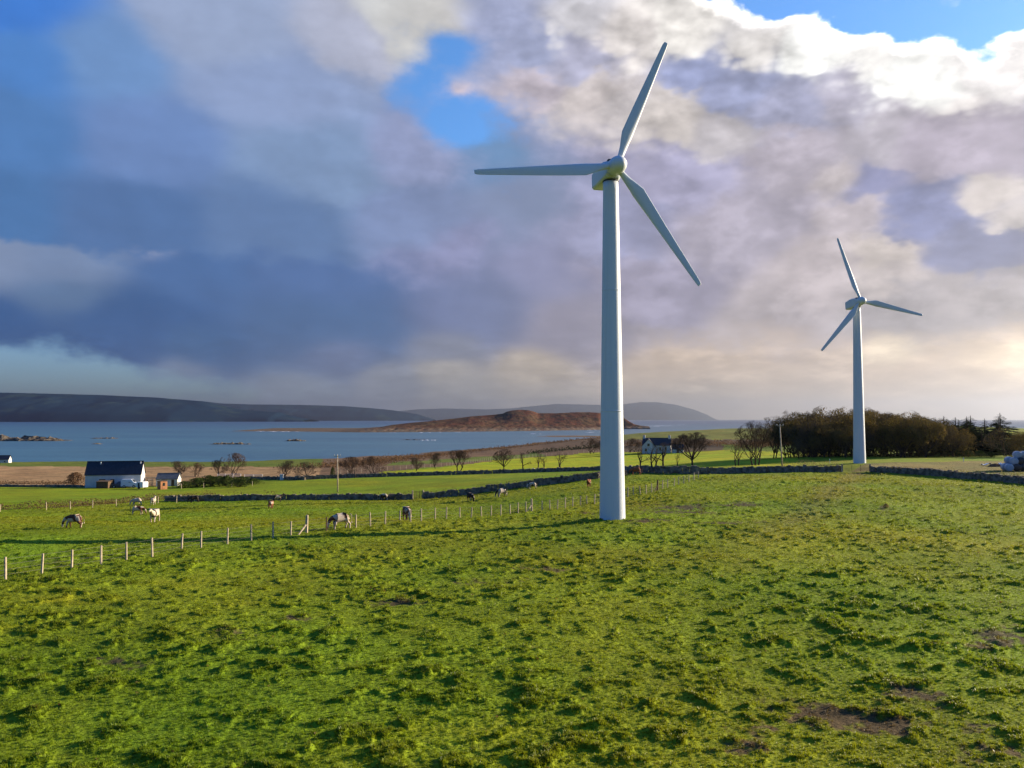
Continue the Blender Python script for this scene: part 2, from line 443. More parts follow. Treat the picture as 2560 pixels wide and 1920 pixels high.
def tussocks(x, y):
    """Fine relief of the pasture, metres."""
    r = np.hypot(x, y)
    wx = x + 0.35 * pnoise(x * 0.9, y * 0.9, 91); wy = y + 0.35 * pnoise(x * 0.9 + 31, y * 0.9, 92)
    a = fbm(wx / 1.25, wy / 1.25, 3, 2, 0.5)
    b = fbm(wx / 0.62, wy / 0.62, 23, 2, 0.55)
    c = fbm(x / 0.21, y / 0.21, 43, 2, 0.6)
    m = 0.72 + 0.50 * sstep(-0.35, 0.5, fbm(x / 9.0, y / 9.0, 61, 3))
    big = sstep(-0.15, 0.55, fbm(x / 4.2, y / 4.2, 81, 2))          # where the hummocks stand closer
    t_ = sstep(0.05, 0.40, a + 0.45 * b - 0.10 + 0.25 * big)
    h = (0.065 + 0.075 * big) * np.maximum(a - 0.04, 0) ** 1.15 + (0.115 * np.maximum(b, 0) + 0.046 * c) * (0.42 + 0.58 * t_) + 0.012 * t_
    h = h * m
    amp = np.where(fence_side(x, y) > 0, 1.0, 0.7)
    amp = amp * (1 - 0.9 * sstep(120, 175, r))
    return h * amp


def undulate(x, y):
    r = np.hypot(x, y)
    return 0.16 * fbm(x / 13.0, y / 13.0, 71, 2) * (1 - sstep(110, 190, r)) + 0.5 * sstep(300, 500, r) * fbm(x / 40.0, y / 40.0, 77, 3)


def gz(x, y, fine=False):
    x = np.atleast_1d(np.asarray(x, float)); y = np.atleast_1d(np.asarray(y, float))
    z = CAM_Z - base_E(x, y) + undulate(x, y)
    if fine:
        z = z + tussocks(x, y)
    return z


_rs = np.exp(np.linspace(math.log(10), math.log(2000), 2600))


def gp(px, py):
    """The place on the ground seen at a bearing and dip."""
    v = raydir(px, py); v = v / math.hypot(v[0], v[1])
    X, Y, Z = v[0] * _rs, v[1] * _rs, CAM_Z + v[2] * _rs
    g = gz(X, Y)
    i = int(np.argmax(Z < g))
    if i == 0:
        i = len(_rs) - 1
    t = (Z[i - 1] - g[i - 1]) / max(1e-9, (Z[i - 1] - g[i - 1]) - (Z[i] - g[i]))
    r = _rs[i - 1] + t * (_rs[i] - _rs[i - 1])
    x, y = v[0] * r, v[1] * r
    return Vector((x, y, float(gz(x, y)[0])))


def in_poly(px, py, poly):
    n = len(poly); ins = np.zeros(px.shape, bool); j = n - 1
    for i in range(n):
        xi, yi = poly[i]; xj, yj = poly[j]
        c = ((yi > py) != (yj > py)) & (px < (xj - xi) * (py - yi) / ((yj - yi) + 1e-12) + xi)
        ins ^= c; j = i
    return ins


# ------------------------------------------------------------------ object helpers
def link(o, parent=None):
    col.objects.link(o)
    if parent is not None:
        o.parent = parent
    return o


def tag(o, label=None, cat=None, group=None, kind=None):
    if label: o['label'] = label
    if cat: o['category'] = cat
    if group: o['group'] = group
    if kind: o['kind'] = kind
    return o


def empty(name, loc, rz=0.0, scale=1.0):
    o = bpy.data.objects.new(name, None)
    o.empty_display_size = 0.5
    o.location = loc; o.rotation_euler = (0, 0, rz); o.scale = (scale,) * 3
    return link(o)


def mesh_np(name, V, Fq, mat=None, smooth=False):
    """Mesh from numpy vertices and equal-sized faces."""
    me = bpy.data.meshes.new(name)
    V = np.asarray(V, np.float32); Fq = np.asarray(Fq, np.int32)
    me.vertices.add(len(V)); me.vertices.foreach_set('co', V.ravel())
    k = Fq.shape[1]
    me.loops.add(Fq.size); me.loops.foreach_set('vertex_index', Fq.ravel())
    me.polygons.add(len(Fq)); me.polygons.foreach_set('loop_start', np.arange(0, Fq.size, k, dtype=np.int32))
    me.polygons.foreach_set('use_smooth', np.full(len(Fq), smooth))
    me.update(calc_edges=True)
    if mat: me.materials.append(mat)
    return me


class MB:
    def __init__(self):
        self.v = []; self.f = []

    def add(self, vs, fs):
        b = len(self.v)
        self.v += [tuple(p) for p in vs]; self.f += [tuple(i + b for i in f) for f in fs]

    def box(self, x0, x1, y0, y1, z0, z1, jit=0.0):
        vs = [(x, y, z) for z in (z0, z1) for y in (y0, y1) for x in (x0, x1)]
        if jit: vs = [tuple(c + random.uniform(-jit, jit) for c in p) for p in vs]
        self.add(vs, [(0, 2, 3, 1), (4, 5, 7, 6), (0, 1, 5, 4), (2, 6, 7, 3), (0, 4, 6, 2), (1, 3, 7, 5)])

    def bar(self, a, b, r, n=6, r2=None, cap=True):
        a = Vector(a); b = Vector(b); d = (b - a)
        if d.length < 1e-6: return
        q = d.to_track_quat('Z', 'Y'); r2 = r if r2 is None else r2
        vs = []
        for (p, rr) in ((a, r), (b, r2)):
            for k in range(n):
                t = 2 * math.pi * k / n
                vs.append(p + q @ Vector((math.cos(t) * rr, math.sin(t) * rr, 0)))
        fs = [(k, (k + 1) % n, n + (k + 1) % n, n + k) for k in range(n)]
        if cap: fs += [tuple(range(n))[::-1], tuple(range(n, 2 * n))]
        self.add(vs, fs)

    def tube(self, pts, rads, n=6, cap=True):
        pts = [Vector(p) for p in pts]; vs = []; fs = []
        for i, p in enumerate(pts):
            d = (pts[min(i + 1, len(pts) - 1)] - pts[max(i - 1, 0)])
            q = d.to_track_quat('Z', 'Y')
            for k in range(n):
                t = 2 * math.pi * k / n
                vs.append(p + q @ Vector((math.cos(t) * rads[i], math.sin(t) * rads[i], 0)))
        for i in range(len(pts) - 1):
            for k in range(n):
                fs.append((i * n + k, i * n + (k + 1) % n, (i + 1) * n + (k + 1) % n, (i + 1) * n + k))
        if cap: fs += [tuple(range(n))[::-1], tuple(range((len(pts) - 1) * n, len(pts) * n))]
        self.add(vs, fs)

    def lathe(self, prof, n=24, axis='Z'):
        """profile of (radius, height) turned about Z."""
        vs = []; fs = []
        for (r, h) in prof:
            for k in range(n):
                t = 2 * math.pi * k / n
                p = (math.cos(t) * r, math.sin(t) * r, h)
                vs.append(p if axis == 'Z' else (p[0], -p[2], p[1]) if axis == '-Y' else (p[2], p[0], p[1]))
        for i in range(len(prof) - 1):
            for k in range(n):
                fs.append((i * n + k, i * n + (k + 1) % n, (i + 1) * n + (k + 1) % n, (i + 1) * n + k))
        fs += [tuple(range(n))[::-1], tuple(range((len(prof) - 1) * n, len(prof) * n))]
        self.add(vs, fs)

    def xform(self, M):
        self.v = [tuple(M @ Vector(p)) for p in self.v]
        return self

    def mesh(self, name, mat, smooth=False):
        me = bpy.data.meshes.new(name)
        me.from_pydata(self.v, [], self.f)
        if smooth: me.polygons.foreach_set('use_smooth', [True] * len(me.polygons))
        if mat: me.materials.append(mat)
        me.update()
        return me

    def build(self, name, mat, parent=None, smooth=False, bevel=0.0, loc=None):
        o = bpy.data.objects.new(name, self.mesh(name, mat, smooth))
        if bevel:
            b = o.modifiers.new('bevel', 'BEVEL'); b.width = bevel; b.segments = 2; b.limit_method = 'ANGLE'
        if loc is not None: o.location = loc
        return link(o, parent)


def copy_tree(o, parent=None):
    c = o.copy(); col.objects.link(c)
    if parent is not None: c.parent = parent
    for ch in list(o.children): copy_tree(ch, c)
    return c


# ------------------------------------------------------------------ materials
def simple_mat(name, colr, rough=0.7, spec=0.3, noise_scale=0.0, noise_amt=0.25, bump=0.0, col2=None, coords='Object', metallic=0.0):
    m, nt, out = new_mat(name)
    b = nt.node('ShaderNodeBsdfPrincipled')
    b.inputs['Roughness'].default_value = rough
    b.inputs['Specular IOR Level'].default_value = spec
    b.inputs['Metallic'].default_value = metallic
    if noise_scale:
        t = nt.node('ShaderNodeTexCoord').outputs[coords]
        n = nt.noise(t, noise_scale, 5, 0.6)
        c2 = col2 if col2 else tuple(x * (1 - noise_amt) for x in colr)
        c = nt.mix(nt.ramp(n, 0.35, 0.65), colr, c2)
        nt.l.new(c, b.inputs['Base Color'])
        if bump:
            bp = nt.node('ShaderNodeBump'); bp.inputs['Strength'].default_value = bump
            nt.l.new(n, bp.inputs['Height']); nt.l.new(bp.outputs[0], b.inputs['Normal'])
    else:
        b.inputs['Base Color'].default_value = (*colr, 1)
    nt.l.new(b.outputs[0], out.inputs['Surface'])
    return m


M = {}
def turbine_paint():
    m, nt, out = new_mat('white_turbine_paint')
    t = nt.node('ShaderNodeTexCoord').outputs['Object']
    st = nt.noise(nt.v('MULTIPLY', t, (5.0, 5.0, 0.10)), 1.0, 5, 0.65)
    bl_ = nt.noise(t, 0.5, 4, 0.6)
    c = nt.mix(nt.ramp(st, 0.50, 0.75), (0.56, 0.61, 0.645), (0.48, 0.53, 0.565))
    c = nt.mix(nt.ramp(bl_, 0.45, 0.7, 0.0, 0.35), c, (0.52, 0.57, 0.61))
    b = nt.node('ShaderNodeBsdfPrincipled'); b.inputs['Roughness'].default_value = 0.42; b.inputs['Specular IOR Level'].default_value = 0.4
    nt.l.new(c, b.inputs['Base Color']); nt.l.new(b.outputs[0], out.inputs['Surface'])
    return m


M['white_paint'] = turbine_paint()
M['dark_gap'] = simple_mat('dark_gap', (0.03, 0.03, 0.035), 0.6)
M['wood'] = simple_mat('weathered_wood', (0.50, 0.41, 0.29), 0.85, 0.2, 3.0, 0.4, 0.3)
M['wood_dark'] = simple_mat('dark_wood', (0.13, 0.085, 0.05), 0.85, 0.2, 3.0, 0.4, 0.3)
M['wood_pale'] = simple_mat('pale_painted_wood', (0.72, 0.70, 0.65), 0.7, 0.2, 3.0, 0.15)
M['wood_orange'] = simple_mat('orange_timber', (0.42, 0.19, 0.09), 0.8, 0.2, 2.0, 0.3)
M['wire'] = simple_mat('wire', (0.14, 0.13, 0.12), 0.7, 0.2)
M['galv'] = simple_mat('galvanised_steel', (0.35, 0.36, 0.36), 0.45, 0.5)
M['stone'] = simple_mat('grey_wall_stone', (0.23, 0.195, 0.15), 0.95, 0.15, 1.6, 0.5, 0.6, col2=(0.09, 0.075, 0.055))
M['render'] = simple_mat('white_render', (0.58, 0.57, 0.545), 0.9, 0.2, 0.9, 0.14)
M['slate'] = simple_mat('dark_slate', (0.018, 0.024, 0.038), 0.55, 0.35, 2.0, 0.4)
M['slate_grey'] = simple_mat('grey_sheeting', (0.10, 0.11, 0.12), 0.6, 0.3, 2.0, 0.3)
M['glass'] = simple_mat('window_glass', (0.02, 0.025, 0.03), 0.08, 0.6)
M['black_plastic'] = simple_mat('black_bale_wrap', (0.020, 0.021, 0.026), 0.35, 0.5, 3.0, 0.3, 0.2)
M['pale_plastic'] = simple_mat('pale_bale_wrap', (0.36, 0.41, 0.46), 0.35, 0.5, 3.0, 0.15, 0.2)
M['sheet_plastic'] = simple_mat('white_plastic_sheet', (0.78, 0.78, 0.78), 0.5, 0.4, 2.0, 0.2)
M['bark'] = simple_mat('bark', (0.055, 0.042, 0.032), 0.95, 0.1, 4.0, 0.4)
M['twig'] = simple_mat('twigs', (0.095, 0.060, 0.038), 0.95, 0.1, 0.9, 0.35)
M['twig_grey'] = simple_mat('grey_twigs', (0.10, 0.075, 0.052), 0.95, 0.1, 0.9, 0.3)
M['rubber'] = simple_mat('rubber', (0.02, 0.02, 0.02), 0.85)
M['car_blue'] = simple_mat('dark_blue_car_paint', (0.03, 0.045, 0.09), 0.3, 0.5)
M['car_pale'] = simple_mat('pale_blue_car_paint', (0.50, 0.57, 0.66), 0.3, 0.5)
M['car_white'] = simple_mat('white_car_paint', (0.75, 0.75, 0.75), 0.35, 0.5)
M['sheep'] = simple_mat('sheep_wool', (0.62, 0.57, 0.47), 0.95, 0.1, 5.0, 0.2)
M['porcelain'] = simple_mat('porcelain', (0.75, 0.75, 0.75), 0.3, 0.5)


def leaf_mat(name, c1, c2, trans=0.35):
    m, nt, out = new_mat(name)
    t = nt.node('ShaderNodeTexCoord').outputs['Object']
    n = nt.noise(t, 0.8, 4, 0.65)
    c = nt.mix(nt.ramp(n, 0.35, 0.65), c1, c2)
    d = nt.node('ShaderNodeBsdfDiffuse'); nt.l.new(c, d.inputs['Color'])
    tr = nt.node('ShaderNodeBsdfTranslucent'); nt.l.new(c, tr.inputs['Color'])
    mx = nt.node('ShaderNodeMixShader'); mx.inputs[0].default_value = trans
    nt.l.new(d.outputs[0], mx.inputs[1]); nt.l.new(tr.outputs[0], mx.inputs[2])
    nt.l.new(mx.outputs[0], out.inputs['Surface'])
    return m


M['leaf_brown'] = leaf_mat('autumn_leaves', (0.088, 0.076, 0.024), (0.135, 0.092, 0.026))
M['leaf_conifer'] = leaf_mat('conifer_needles', (0.018, 0.030, 0.014), (0.035, 0.045, 0.020), 0.15)
M['leaf_green'] = leaf_mat('shrub_leaves', (0.035, 0.060, 0.016), (0.075, 0.095, 0.025))
M['leaf_rust'] = leaf_mat('bracken', (0.15, 0.085, 0.045), (0.09, 0.062, 0.034))
M['leaf_straw'] = leaf_mat('dead_grass', (0.26, 0.20, 0.10), (0.14, 0.12, 0.045))


def ground_mat():
    m, nt, out = new_mat('pasture_ground')
    a = nt.attr('land')
    base = a.outputs['Color']; grassy = a.outputs['Alpha']
    pos = nt.node('ShaderNodeNewGeometry').outputs['Position']
    nA = nt.noise(pos, 0.11, 5, 0.6)
    nB = nt.noise(pos, 1.1, 4, 0.6)
    nC = nt.noise(pos, 7.0, 5, 0.7)
    k = nt.m('ADD', nt.ramp(nA, 0.3, 0.7, 0.80, 1.18), nt.ramp(nB, 0.3, 0.7, -0.18, 0.18))
    k = nt.m('ADD', k, nt.ramp(nC, 0.25, 0.75, -0.32, 0.32))
    c = nt.v('SCALE', base, scale=k)
    # yellower and browner patches inside the grass
    hue = nt.noise(nt.v('ADD', pos, (40, 3, 0)), 0.35, 5, 0.65)
    c2 = nt.v('MULTIPLY', c, (1.45, 1.02, 0.9))
    c = nt.mix(nt.m('MULTIPLY', nt.ramp(hue, 0.48, 0.72), nt.m('MULTIPLY', grassy, 0.4)), c, c2)
    b = nt.node('ShaderNodeBsdfPrincipled')
    b.inputs['Roughness'].default_value = 0.95; b.inputs['Specular IOR Level'].default_value = 0.08
    nt.l.new(c, b.inputs['Base Color'])
    bp = nt.node('ShaderNodeBump'); bp.inputs['Strength'].default_value = 0.55; bp.inputs['Distance'].default_value = 0.12
    nt.l.new(nt.m('ADD', nC, nt.m('MULTIPLY', nt.noise(pos, 2.6, 4, 0.6), 0.9)), bp.inputs['Height'])
    nt.l.new(bp.outputs[0], b.inputs['Normal'])
    nt.l.new(b.outputs[0], out.inputs['Surface'])
    return m


# ------------------------------------------------------------------ ground
GREEN = np.array([0.156, 0.200, 0.009])
azf = np.linspace(-0.74, 0.74, 1020)
azb = np.concatenate([np.linspace(0.74, 2 * np.pi - 0.74, 84)[1:-1]])
AZ = np.concatenate([azf, azb])
LR = np.concatenate([[0.6, 2.0, 4.0, 7.0, 10.0, 12.5], np.exp(np.linspace(math.log(14.5), math.log(190), 470)), np.exp(np.linspace(math.log(192), math.log(2300), 130))])
na, nr = len(AZ), len(LR)
RR, AA = np.meshgrid(LR, AZ, indexing='ij')
gx = (RR * np.sin(AA)).ravel(); gy = (RR * np.cos(AA)).ravel()
bE = base_E(gx, gy)
gzz = CAM_Z - bE + undulate(gx, gy)
fine = tussocks(gx, gy)
# which field a vertex lies in, by bearing (px) and dip (py) of the smooth land
cosa = np.maximum(gy, 1e-3)
spx = CX + F * gx / cosa; spy = HZ + F * bE / cosa
front = (gy > 5) & (np.abs(gx / cosa) < 1.0)
jx = 7 * pnoise(gx / 9.0, gy / 9.0, 5); jy = 1.6 * pnoise(gx / 11.0, gy / 11.0, 6)
qx, qy = spx + jx, spy + jy
land = np.tile(np.append(GREEN, 1.0), (len(gx), 1))


def paint(poly, c, grassy=1.0):
    k = front & in_poly(qx, qy, poly)
    land[k, :3] = c; land[k, 3] = grassy
    return k


r_all = np.hypot(gx, gy)
paint([(-900, 1100), (-900, 1040), (700, 1040), (900, 1030), (1330, 1010), (1330, 1030), (900, 1076), (400, 1084), (0, 1100)], (0.152, 0.205, 0.007))
moor = paint([(-900, 1046), (-900, 1004), (0, 1005), (520, 1007), (700, 1006), (760, 1036), (640, 1036), (560, 1032), (340, 1050)], (0.275, 0.175, 0.082), 0.2)
paint([(-900, 1006), (-900, 990), (700, 980), (850, 980), (850, 1003), (720, 1008)], (0.10, 0.13, 0.018))
paint([(690, 1040), (700, 985), (840, 960), (1340, 905), (1340, 978), (1080, 996), (830, 1018), (840, 1034)], (0.135, 0.085, 0.048), 0.2)
paint([(830, 1006), (850, 999), (1060, 985), (1160, 978), (1180, 984), (1060, 995)], (0.10, 0.14, 0.02))
bright = paint([(822, 1020), (965, 1008), (1068, 995), (1293, 977), (1350, 976), (1480, 976), (1560, 972), (1720, 975), (1720, 1006), (1500, 1010), (1290, 1010), (900, 1032), (820, 1036)], (0.265, 0.305, 0.006))
paint([(1330, 977), (1330, 946), (1560, 948), (1720, 950), (1720, 975), (1560, 971), (1480, 976)], (0.085, 0.062, 0.038), 0.2)
paint([(1560, 973), (1560, 960), (1740, 962), (1740, 976)], (0.12, 0.17, 0.015))
paint([(1330, 950), (1330, 880), (1740, 880), (1740, 950), (1560, 947)], (0.135, 0.145, 0.028))
paint([(1830, 1020), (1870, 1000), (1980, 998), (2300, 992), (2300, 1040), (2100, 1030), (1950, 1015)], (0.17, 0.15, 0.045))
paint([(640, 1036), (760, 1031), (900, 1027), (1040, 1023), (1330, 1013), (1330, 1040), (900, 1060), (660, 1060)], (0.152, 0.205, 0.007))
vm = 1 + 0.30 * fbm(gx / 7.0, gy / 16.0, 421, 4, 0.6)
land[moor, :3] *= vm[moor][:, None]
# bare and trampled earth
mudn = fbm(gx / 0.55, gy / 0.55, 301, 3, 0.65) * 0.45 + fbm(gx / 2.2, gy / 2.2, 311, 3) * 0.40
mud = np.full(len(gx), -1.0)


def mudspot(px, py, sx, sy, amt=1.0):
    global mud
    k = amt - np.sqrt(((spx - px) / sx) ** 2 + ((spy - py) / sy) ** 2)
    mud = np.maximum(mud, np.where(front, k, -1))


for a in [(1780, 1528, 150, 32, 0.95), (1660, 1552, 80, 26, 0.7), (1900, 1545, 130, 26, 0.8), (1600, 1592, 70, 22, 0.6), (2080, 1560, 90, 34, 0.55), (2140, 1375, 60, 24, 1.0), (2195, 1385, 34, 20, 0.8),
          (2080, 1620, 110, 28, 0.5), (1960, 1490, 90, 24, 0.5), (1010, 1250, 110, 10, 0.6), (850, 1295, 130, 12, 0.55), (620, 1335, 110, 14, 0.5), (480, 1370, 90, 14, 0.45), (1180, 1225, 90, 8, 0.55),
          (1480, 1094, 90, 6.5, 1.0), (1590, 1090, 70, 6, 0.8), (1430, 1105, 80, 8, 0.7), (1520, 1108, 90, 9, 0.6), (1390, 1122, 60, 6, 0.6), (1270, 1106, 30, 6, 0.7), (1855, 1024, 34, 6, 0.55), (130, 1210, 60, 8, 0.45), (260, 1420, 90, 20, 0.35),
          (1905, 1095, 14, 6, 0.7), (1580, 1128, 120, 9, 0.4)]:
    mudspot(*a)
mk = 0.90 * sstep(-0.12, 0.52, mud * 0.8 + mudn * 1.25)
mudc = np.array([0.070, 0.044, 0.029])
land[:, :3] = land[:, :3] * (1 - mk[:, None]) + mudc * mk[:, None]
# worn track from the gate towards the viewer
tr = np.interp(spy, [1018, 1040, 1080, 1120, 1160], [1852, 1822, 1770, 1715, 1640])
tk = np.exp(-((spx - tr) / (28 + (spy - 1018) * 0.35)) ** 2) * sstep(1016, 1024, spy) * (1 - sstep(1110, 1190, spy)) * front
land[:, :3] = land[:, :3] * (1 - 0.45 * tk[:, None]) + np.array([0.15, 0.12, 0.04]) * 0.45 * tk[:, None]
# greener shade variation of whole swards
sw = fbm(gx / 22.0, gy / 22.0, 401, 3)
land[:, 0] *= 1 + 0.22 * sw * land[:, 3]
fine = fine * (1 - 0.55 * mk)
gzz = gzz + fine
V = np.stack([gx, gy, gzz], 1)
idx = np.arange(nr * na).reshape(nr, na)
q = np.stack([idx[:-1, :], np.roll(idx[:-1, :], -1, 1), np.roll(idx[1:, :], -1, 1), idx[1:, :]], -1).reshape(-1, 4)
me = mesh_np('ground', V, q[:, ::-1], ground_mat(), True)
at = me.attributes.new('land', 'FLOAT_COLOR', 'POINT')
at.data.foreach_set('color', land.astype(np.float32).ravel())
ground = link(bpy.data.objects.new('ground', me))
tag(ground, kind='structure')


def ground_tint(x, y):
    """field colour at places (nearest ground vertex)."""
    az = np.arctan2(x, y); r = np.hypot(x, y)
    ia = np.clip(np.searchsorted(azf, az), 0, len(azf) - 1); ir = np.clip(np.searchsorted(LR, r), 0, nr - 1)
    return land[ir * na + ia], mk[ir * na + ia]


# ------------------------------------------------------------------ grass: tufts standing on the pasture
def tuft_mesh(name, n, h, spread, mat, seed):
    rr = random.Random(seed); vs = []; fs = []
    for i in range(n):
        a = rr.uniform(0, 2 * math.pi); d = spread * math.sqrt(rr.random()) * 0.6
        x, y = math.cos(a) * d, math.sin(a) * d
        lean = rr.uniform(0.15, 0.95); la = a + rr.uniform(-0.9, 0.9)
        hh = h * rr.uniform(0.55, 1.15); w = rr.uniform(0.006, 0.012) * (h / 0.09) ** 0.5
        px_, py_ = -math.sin(la) * w, math.cos(la) * w
        lx, ly = math.cos(la) * lean * hh, math.sin(la) * lean * hh
        b = len(vs)
        vs += [(x - px_, y - py_, -0.01), (x + px_, y + py_, -0.01), (x + lx * 0.4 + px_ * 0.8, y + ly * 0.4 + py_ * 0.8, hh * 0.65), (x + lx * 0.4 - px_ * 0.8, y + ly * 0.4 - py_ * 0.8, hh * 0.65), (x + lx, y + ly, hh * (1 - 0.25 * lean))]
        fs += [(b, b + 1, b + 2), (b, b + 2, b + 3), (b + 3, b + 2, b + 4)]
    return mesh_np(name, vs, fs, mat, True)


def grass_mat():
    m, nt, out = new_mat('grass_blades')
    t = nt.attr('tint', 'INSTANCER').outputs['Color']
    oi = nt.node('ShaderNodeObjectInfo').outputs['Random']
    c = nt.v('SCALE', t, scale=nt.ramp(oi, 0, 1, 0.72, 1.3, False))
    d = nt.node('ShaderNodeBsdfPrincipled'); d.inputs['Roughness'].default_value = 0.42; d.inputs['Specular IOR Level'].default_value = 0.17
    nt.l.new(c, d.inputs['Base Color'])
    tr = nt.node('ShaderNodeBsdfTranslucent')
    nt.l.new(nt.v('MULTIPLY', c, (1.25, 1.2, 0.6)), tr.inputs['Color'])
    mx = nt.node('ShaderNodeMixShader'); mx.inputs[0].default_value = 0.45
    nt.l.new(d.outputs[0], mx.inputs[1]); nt.l.new(tr.outputs[0], mx.inputs[2])
    nt.l.new(mx.outputs[0], out.inputs['Surface'])
    return m


M['grass'] = grass_mat()


def scatter(name, pts, scl, rot, tint, tufts, matname=None, label=None):
    me = bpy.data.meshes.new(name)
    me.vertices.add(len(pts)); me.vertices.foreach_set('co', pts.astype(np.float32).ravel())
    a = me.attributes.new('scl', 'FLOAT', 'POINT'); a.data.foreach_set('value', scl.astype(np.float32))
    a = me.attributes.new('rot', 'FLOAT_VECTOR', 'POINT'); a.data.foreach_set('vector', rot.astype(np.float32).ravel())
    a = me.attributes.new('tint', 'FLOAT_COLOR', 'POINT'); a.data.foreach_set('color', np.concatenate([tint, np.ones((len(tint), 1))], 1).astype(np.float32).ravel())
    o = link(bpy.data.objects.new(name, me))
    src = bpy.data.collections.new(name + '_source')
    for t in tufts:
        src.objects.link(bpy.data.objects.new(t.name, t))
    ng = bpy.data.node_groups.new(name + '_scatter', 'GeometryNodeTree')
    ng.interface.new_socket('Geometry', in_out='INPUT', socket_type='NodeSocketGeometry')
    ng.interface.new_socket('Geometry', in_out='OUTPUT', socket_type='NodeSocketGeometry')
    gi = ng.nodes.new('NodeGroupInput'); go = ng.nodes.new('NodeGroupOutput')
    ci = ng.nodes.new('GeometryNodeCollectionInfo'); ci.inputs['Collection'].default_value = src
    ci.inputs['Separate Children'].default_value = True; ci.inputs['Reset Children'].default_value = True
    ip = ng.nodes.new('GeometryNodeInstanceOnPoints'); ip.inputs['Pick Instance'].default_value = True
    mp = ng.nodes.new('GeometryNodeMeshToPoints')
    def na_(nm, dt):
        n = ng.nodes.new('GeometryNodeInputNamedAttribute'); n.data_type = dt; n.inputs[0].default_value = nm
        return n.outputs[0]
    ng.links.new(gi.outputs[0], mp.inputs['Mesh'])
    ng.links.new(mp.outputs[0], ip.inputs['Points'])
    ng.links.new(ci.outputs[0], ip.inputs['Instance'])
    e2r = ng.nodes.new('FunctionNodeEulerToRotation')
    ng.links.new(na_('rot', 'FLOAT_VECTOR'), e2r.inputs[0]); ng.links.new(e2r.outputs[0], ip.inputs['Rotation'])
    ng.links.new(na_('scl', 'FLOAT'), ip.inputs['Scale'])
    ng.links.new(ip.outputs[0], go.inputs[0])
    md = o.modifiers.new('scatter', 'NODES'); md.node_group = ng
    tag(o, label=label, kind='stuff')
    return o


tufts = [tuft_mesh('grass_tuft_%s' % s, n, h, sp, M['grass'], i) for i, (s, n, h, sp) in enumerate((('low', 16, 0.055, 0.10), ('mid', 18, 0.075, 0.11), ('tall', 18, 0.10, 0.10), ('loose', 12, 0.12, 0.14)))]
NT_ = 570000
u = rng.random(NT_)
rad = 16.5 * (150 / 16.5) ** (u ** 0.92)
ang = rng.uniform(-0.74, 0.74, NT_)
tx, ty = rad * np.sin(ang), rad * np.cos(ang)
tt = tussocks(tx, ty)
lc, lm = ground_tint(tx, ty)
keep = (lm < 0.55 + 0.4 * (rng.random(NT_) < 0.15)) & (lc[:, 3] > 0.5) & (rng.random(NT_) < 0.34 + 9.0 * np.clip(tt, 0, 0.1)) & (ty < 128)
tx, ty, tt, lc, rad = tx[keep], ty[keep], tt[keep], lc[keep], rad[keep]
tz = CAM_Z - base_E(tx, ty) + undulate(tx, ty) + tt
n_ = len(tx)
scl = (0.40 + 2.2 * np.clip(tt, 0, 0.2)) * rng.uniform(0.65, 1.3, n_) * (1 + np.clip(rad - 25, 0, 120) / 110)
rot = np.stack([rng.normal(0, 0.15, n_), rng.normal(0, 0.15, n_), rng.uniform(0, 6.28, n_)], 1)
dry = sstep(0.04, 0.16, tt) * rng.random(n_) * 0.34
tint = lc[:, :3] * 1.10 * (1 - dry[:, None]) + np.array([0.20, 0.17, 0.055]) * dry[:, None]
rare = rng.random(n_) < 0.003
tint[rare] = (0.16, 0.085, 0.04)
scatter('grass', np.stack([tx, ty, tz - 0.004], 1), scl, rot, tint, tufts)

# ------------------------------------------------------------------ sea
def water_mat():
    m, nt, out = new_mat('sea_water')
    pos = nt.node('ShaderNodeNewGeometry').outputs['Position']
    sp = nt.v('MULTIPLY', pos, (1.0, 0.5, 1.0))
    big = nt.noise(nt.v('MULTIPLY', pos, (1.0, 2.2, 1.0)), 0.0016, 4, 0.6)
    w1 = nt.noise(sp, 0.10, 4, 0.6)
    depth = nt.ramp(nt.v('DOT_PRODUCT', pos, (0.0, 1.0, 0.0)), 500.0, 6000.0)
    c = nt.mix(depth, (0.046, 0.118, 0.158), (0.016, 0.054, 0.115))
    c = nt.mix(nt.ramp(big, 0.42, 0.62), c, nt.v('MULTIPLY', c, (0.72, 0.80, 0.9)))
    strk = nt.noise(nt.v('MULTIPLY', pos, (0.25, 1.6, 1.0)), 0.012, 5, 0.65)
    c = nt.v('SCALE', c, scale=nt.ramp(strk, 0.3, 0.7, 0.84, 1.16))
    caps = nt.noise(nt.v('MULTIPLY', pos, (1.0, 0.30, 1.0)), 0.055, 6, 0.7)
    c = nt.mix(nt.ramp(caps, 0.735, 0.76), c, (0.6, 0.62, 0.64))
    b = nt.node('ShaderNodeBsdfPrincipled')
    nt.l.new(c, b.inputs['Base Color'])
    b.inputs['Roughness'].default_value = 0.38
    b.inputs['IOR'].default_value = 1.33
    b.inputs['Specular IOR Level'].default_value = 0.60
    bp = nt.node('ShaderNodeBump'); bp.inputs['Strength'].default_value = 0.5; bp.inputs['Distance'].default_value = 1.2
    nt.l.new(w1, bp.inputs['Height']); nt.l.new(bp.outputs[0], b.inputs['Normal'])
    nt.l.new(b.outputs[0], out.inputs['Surface'])
    return m


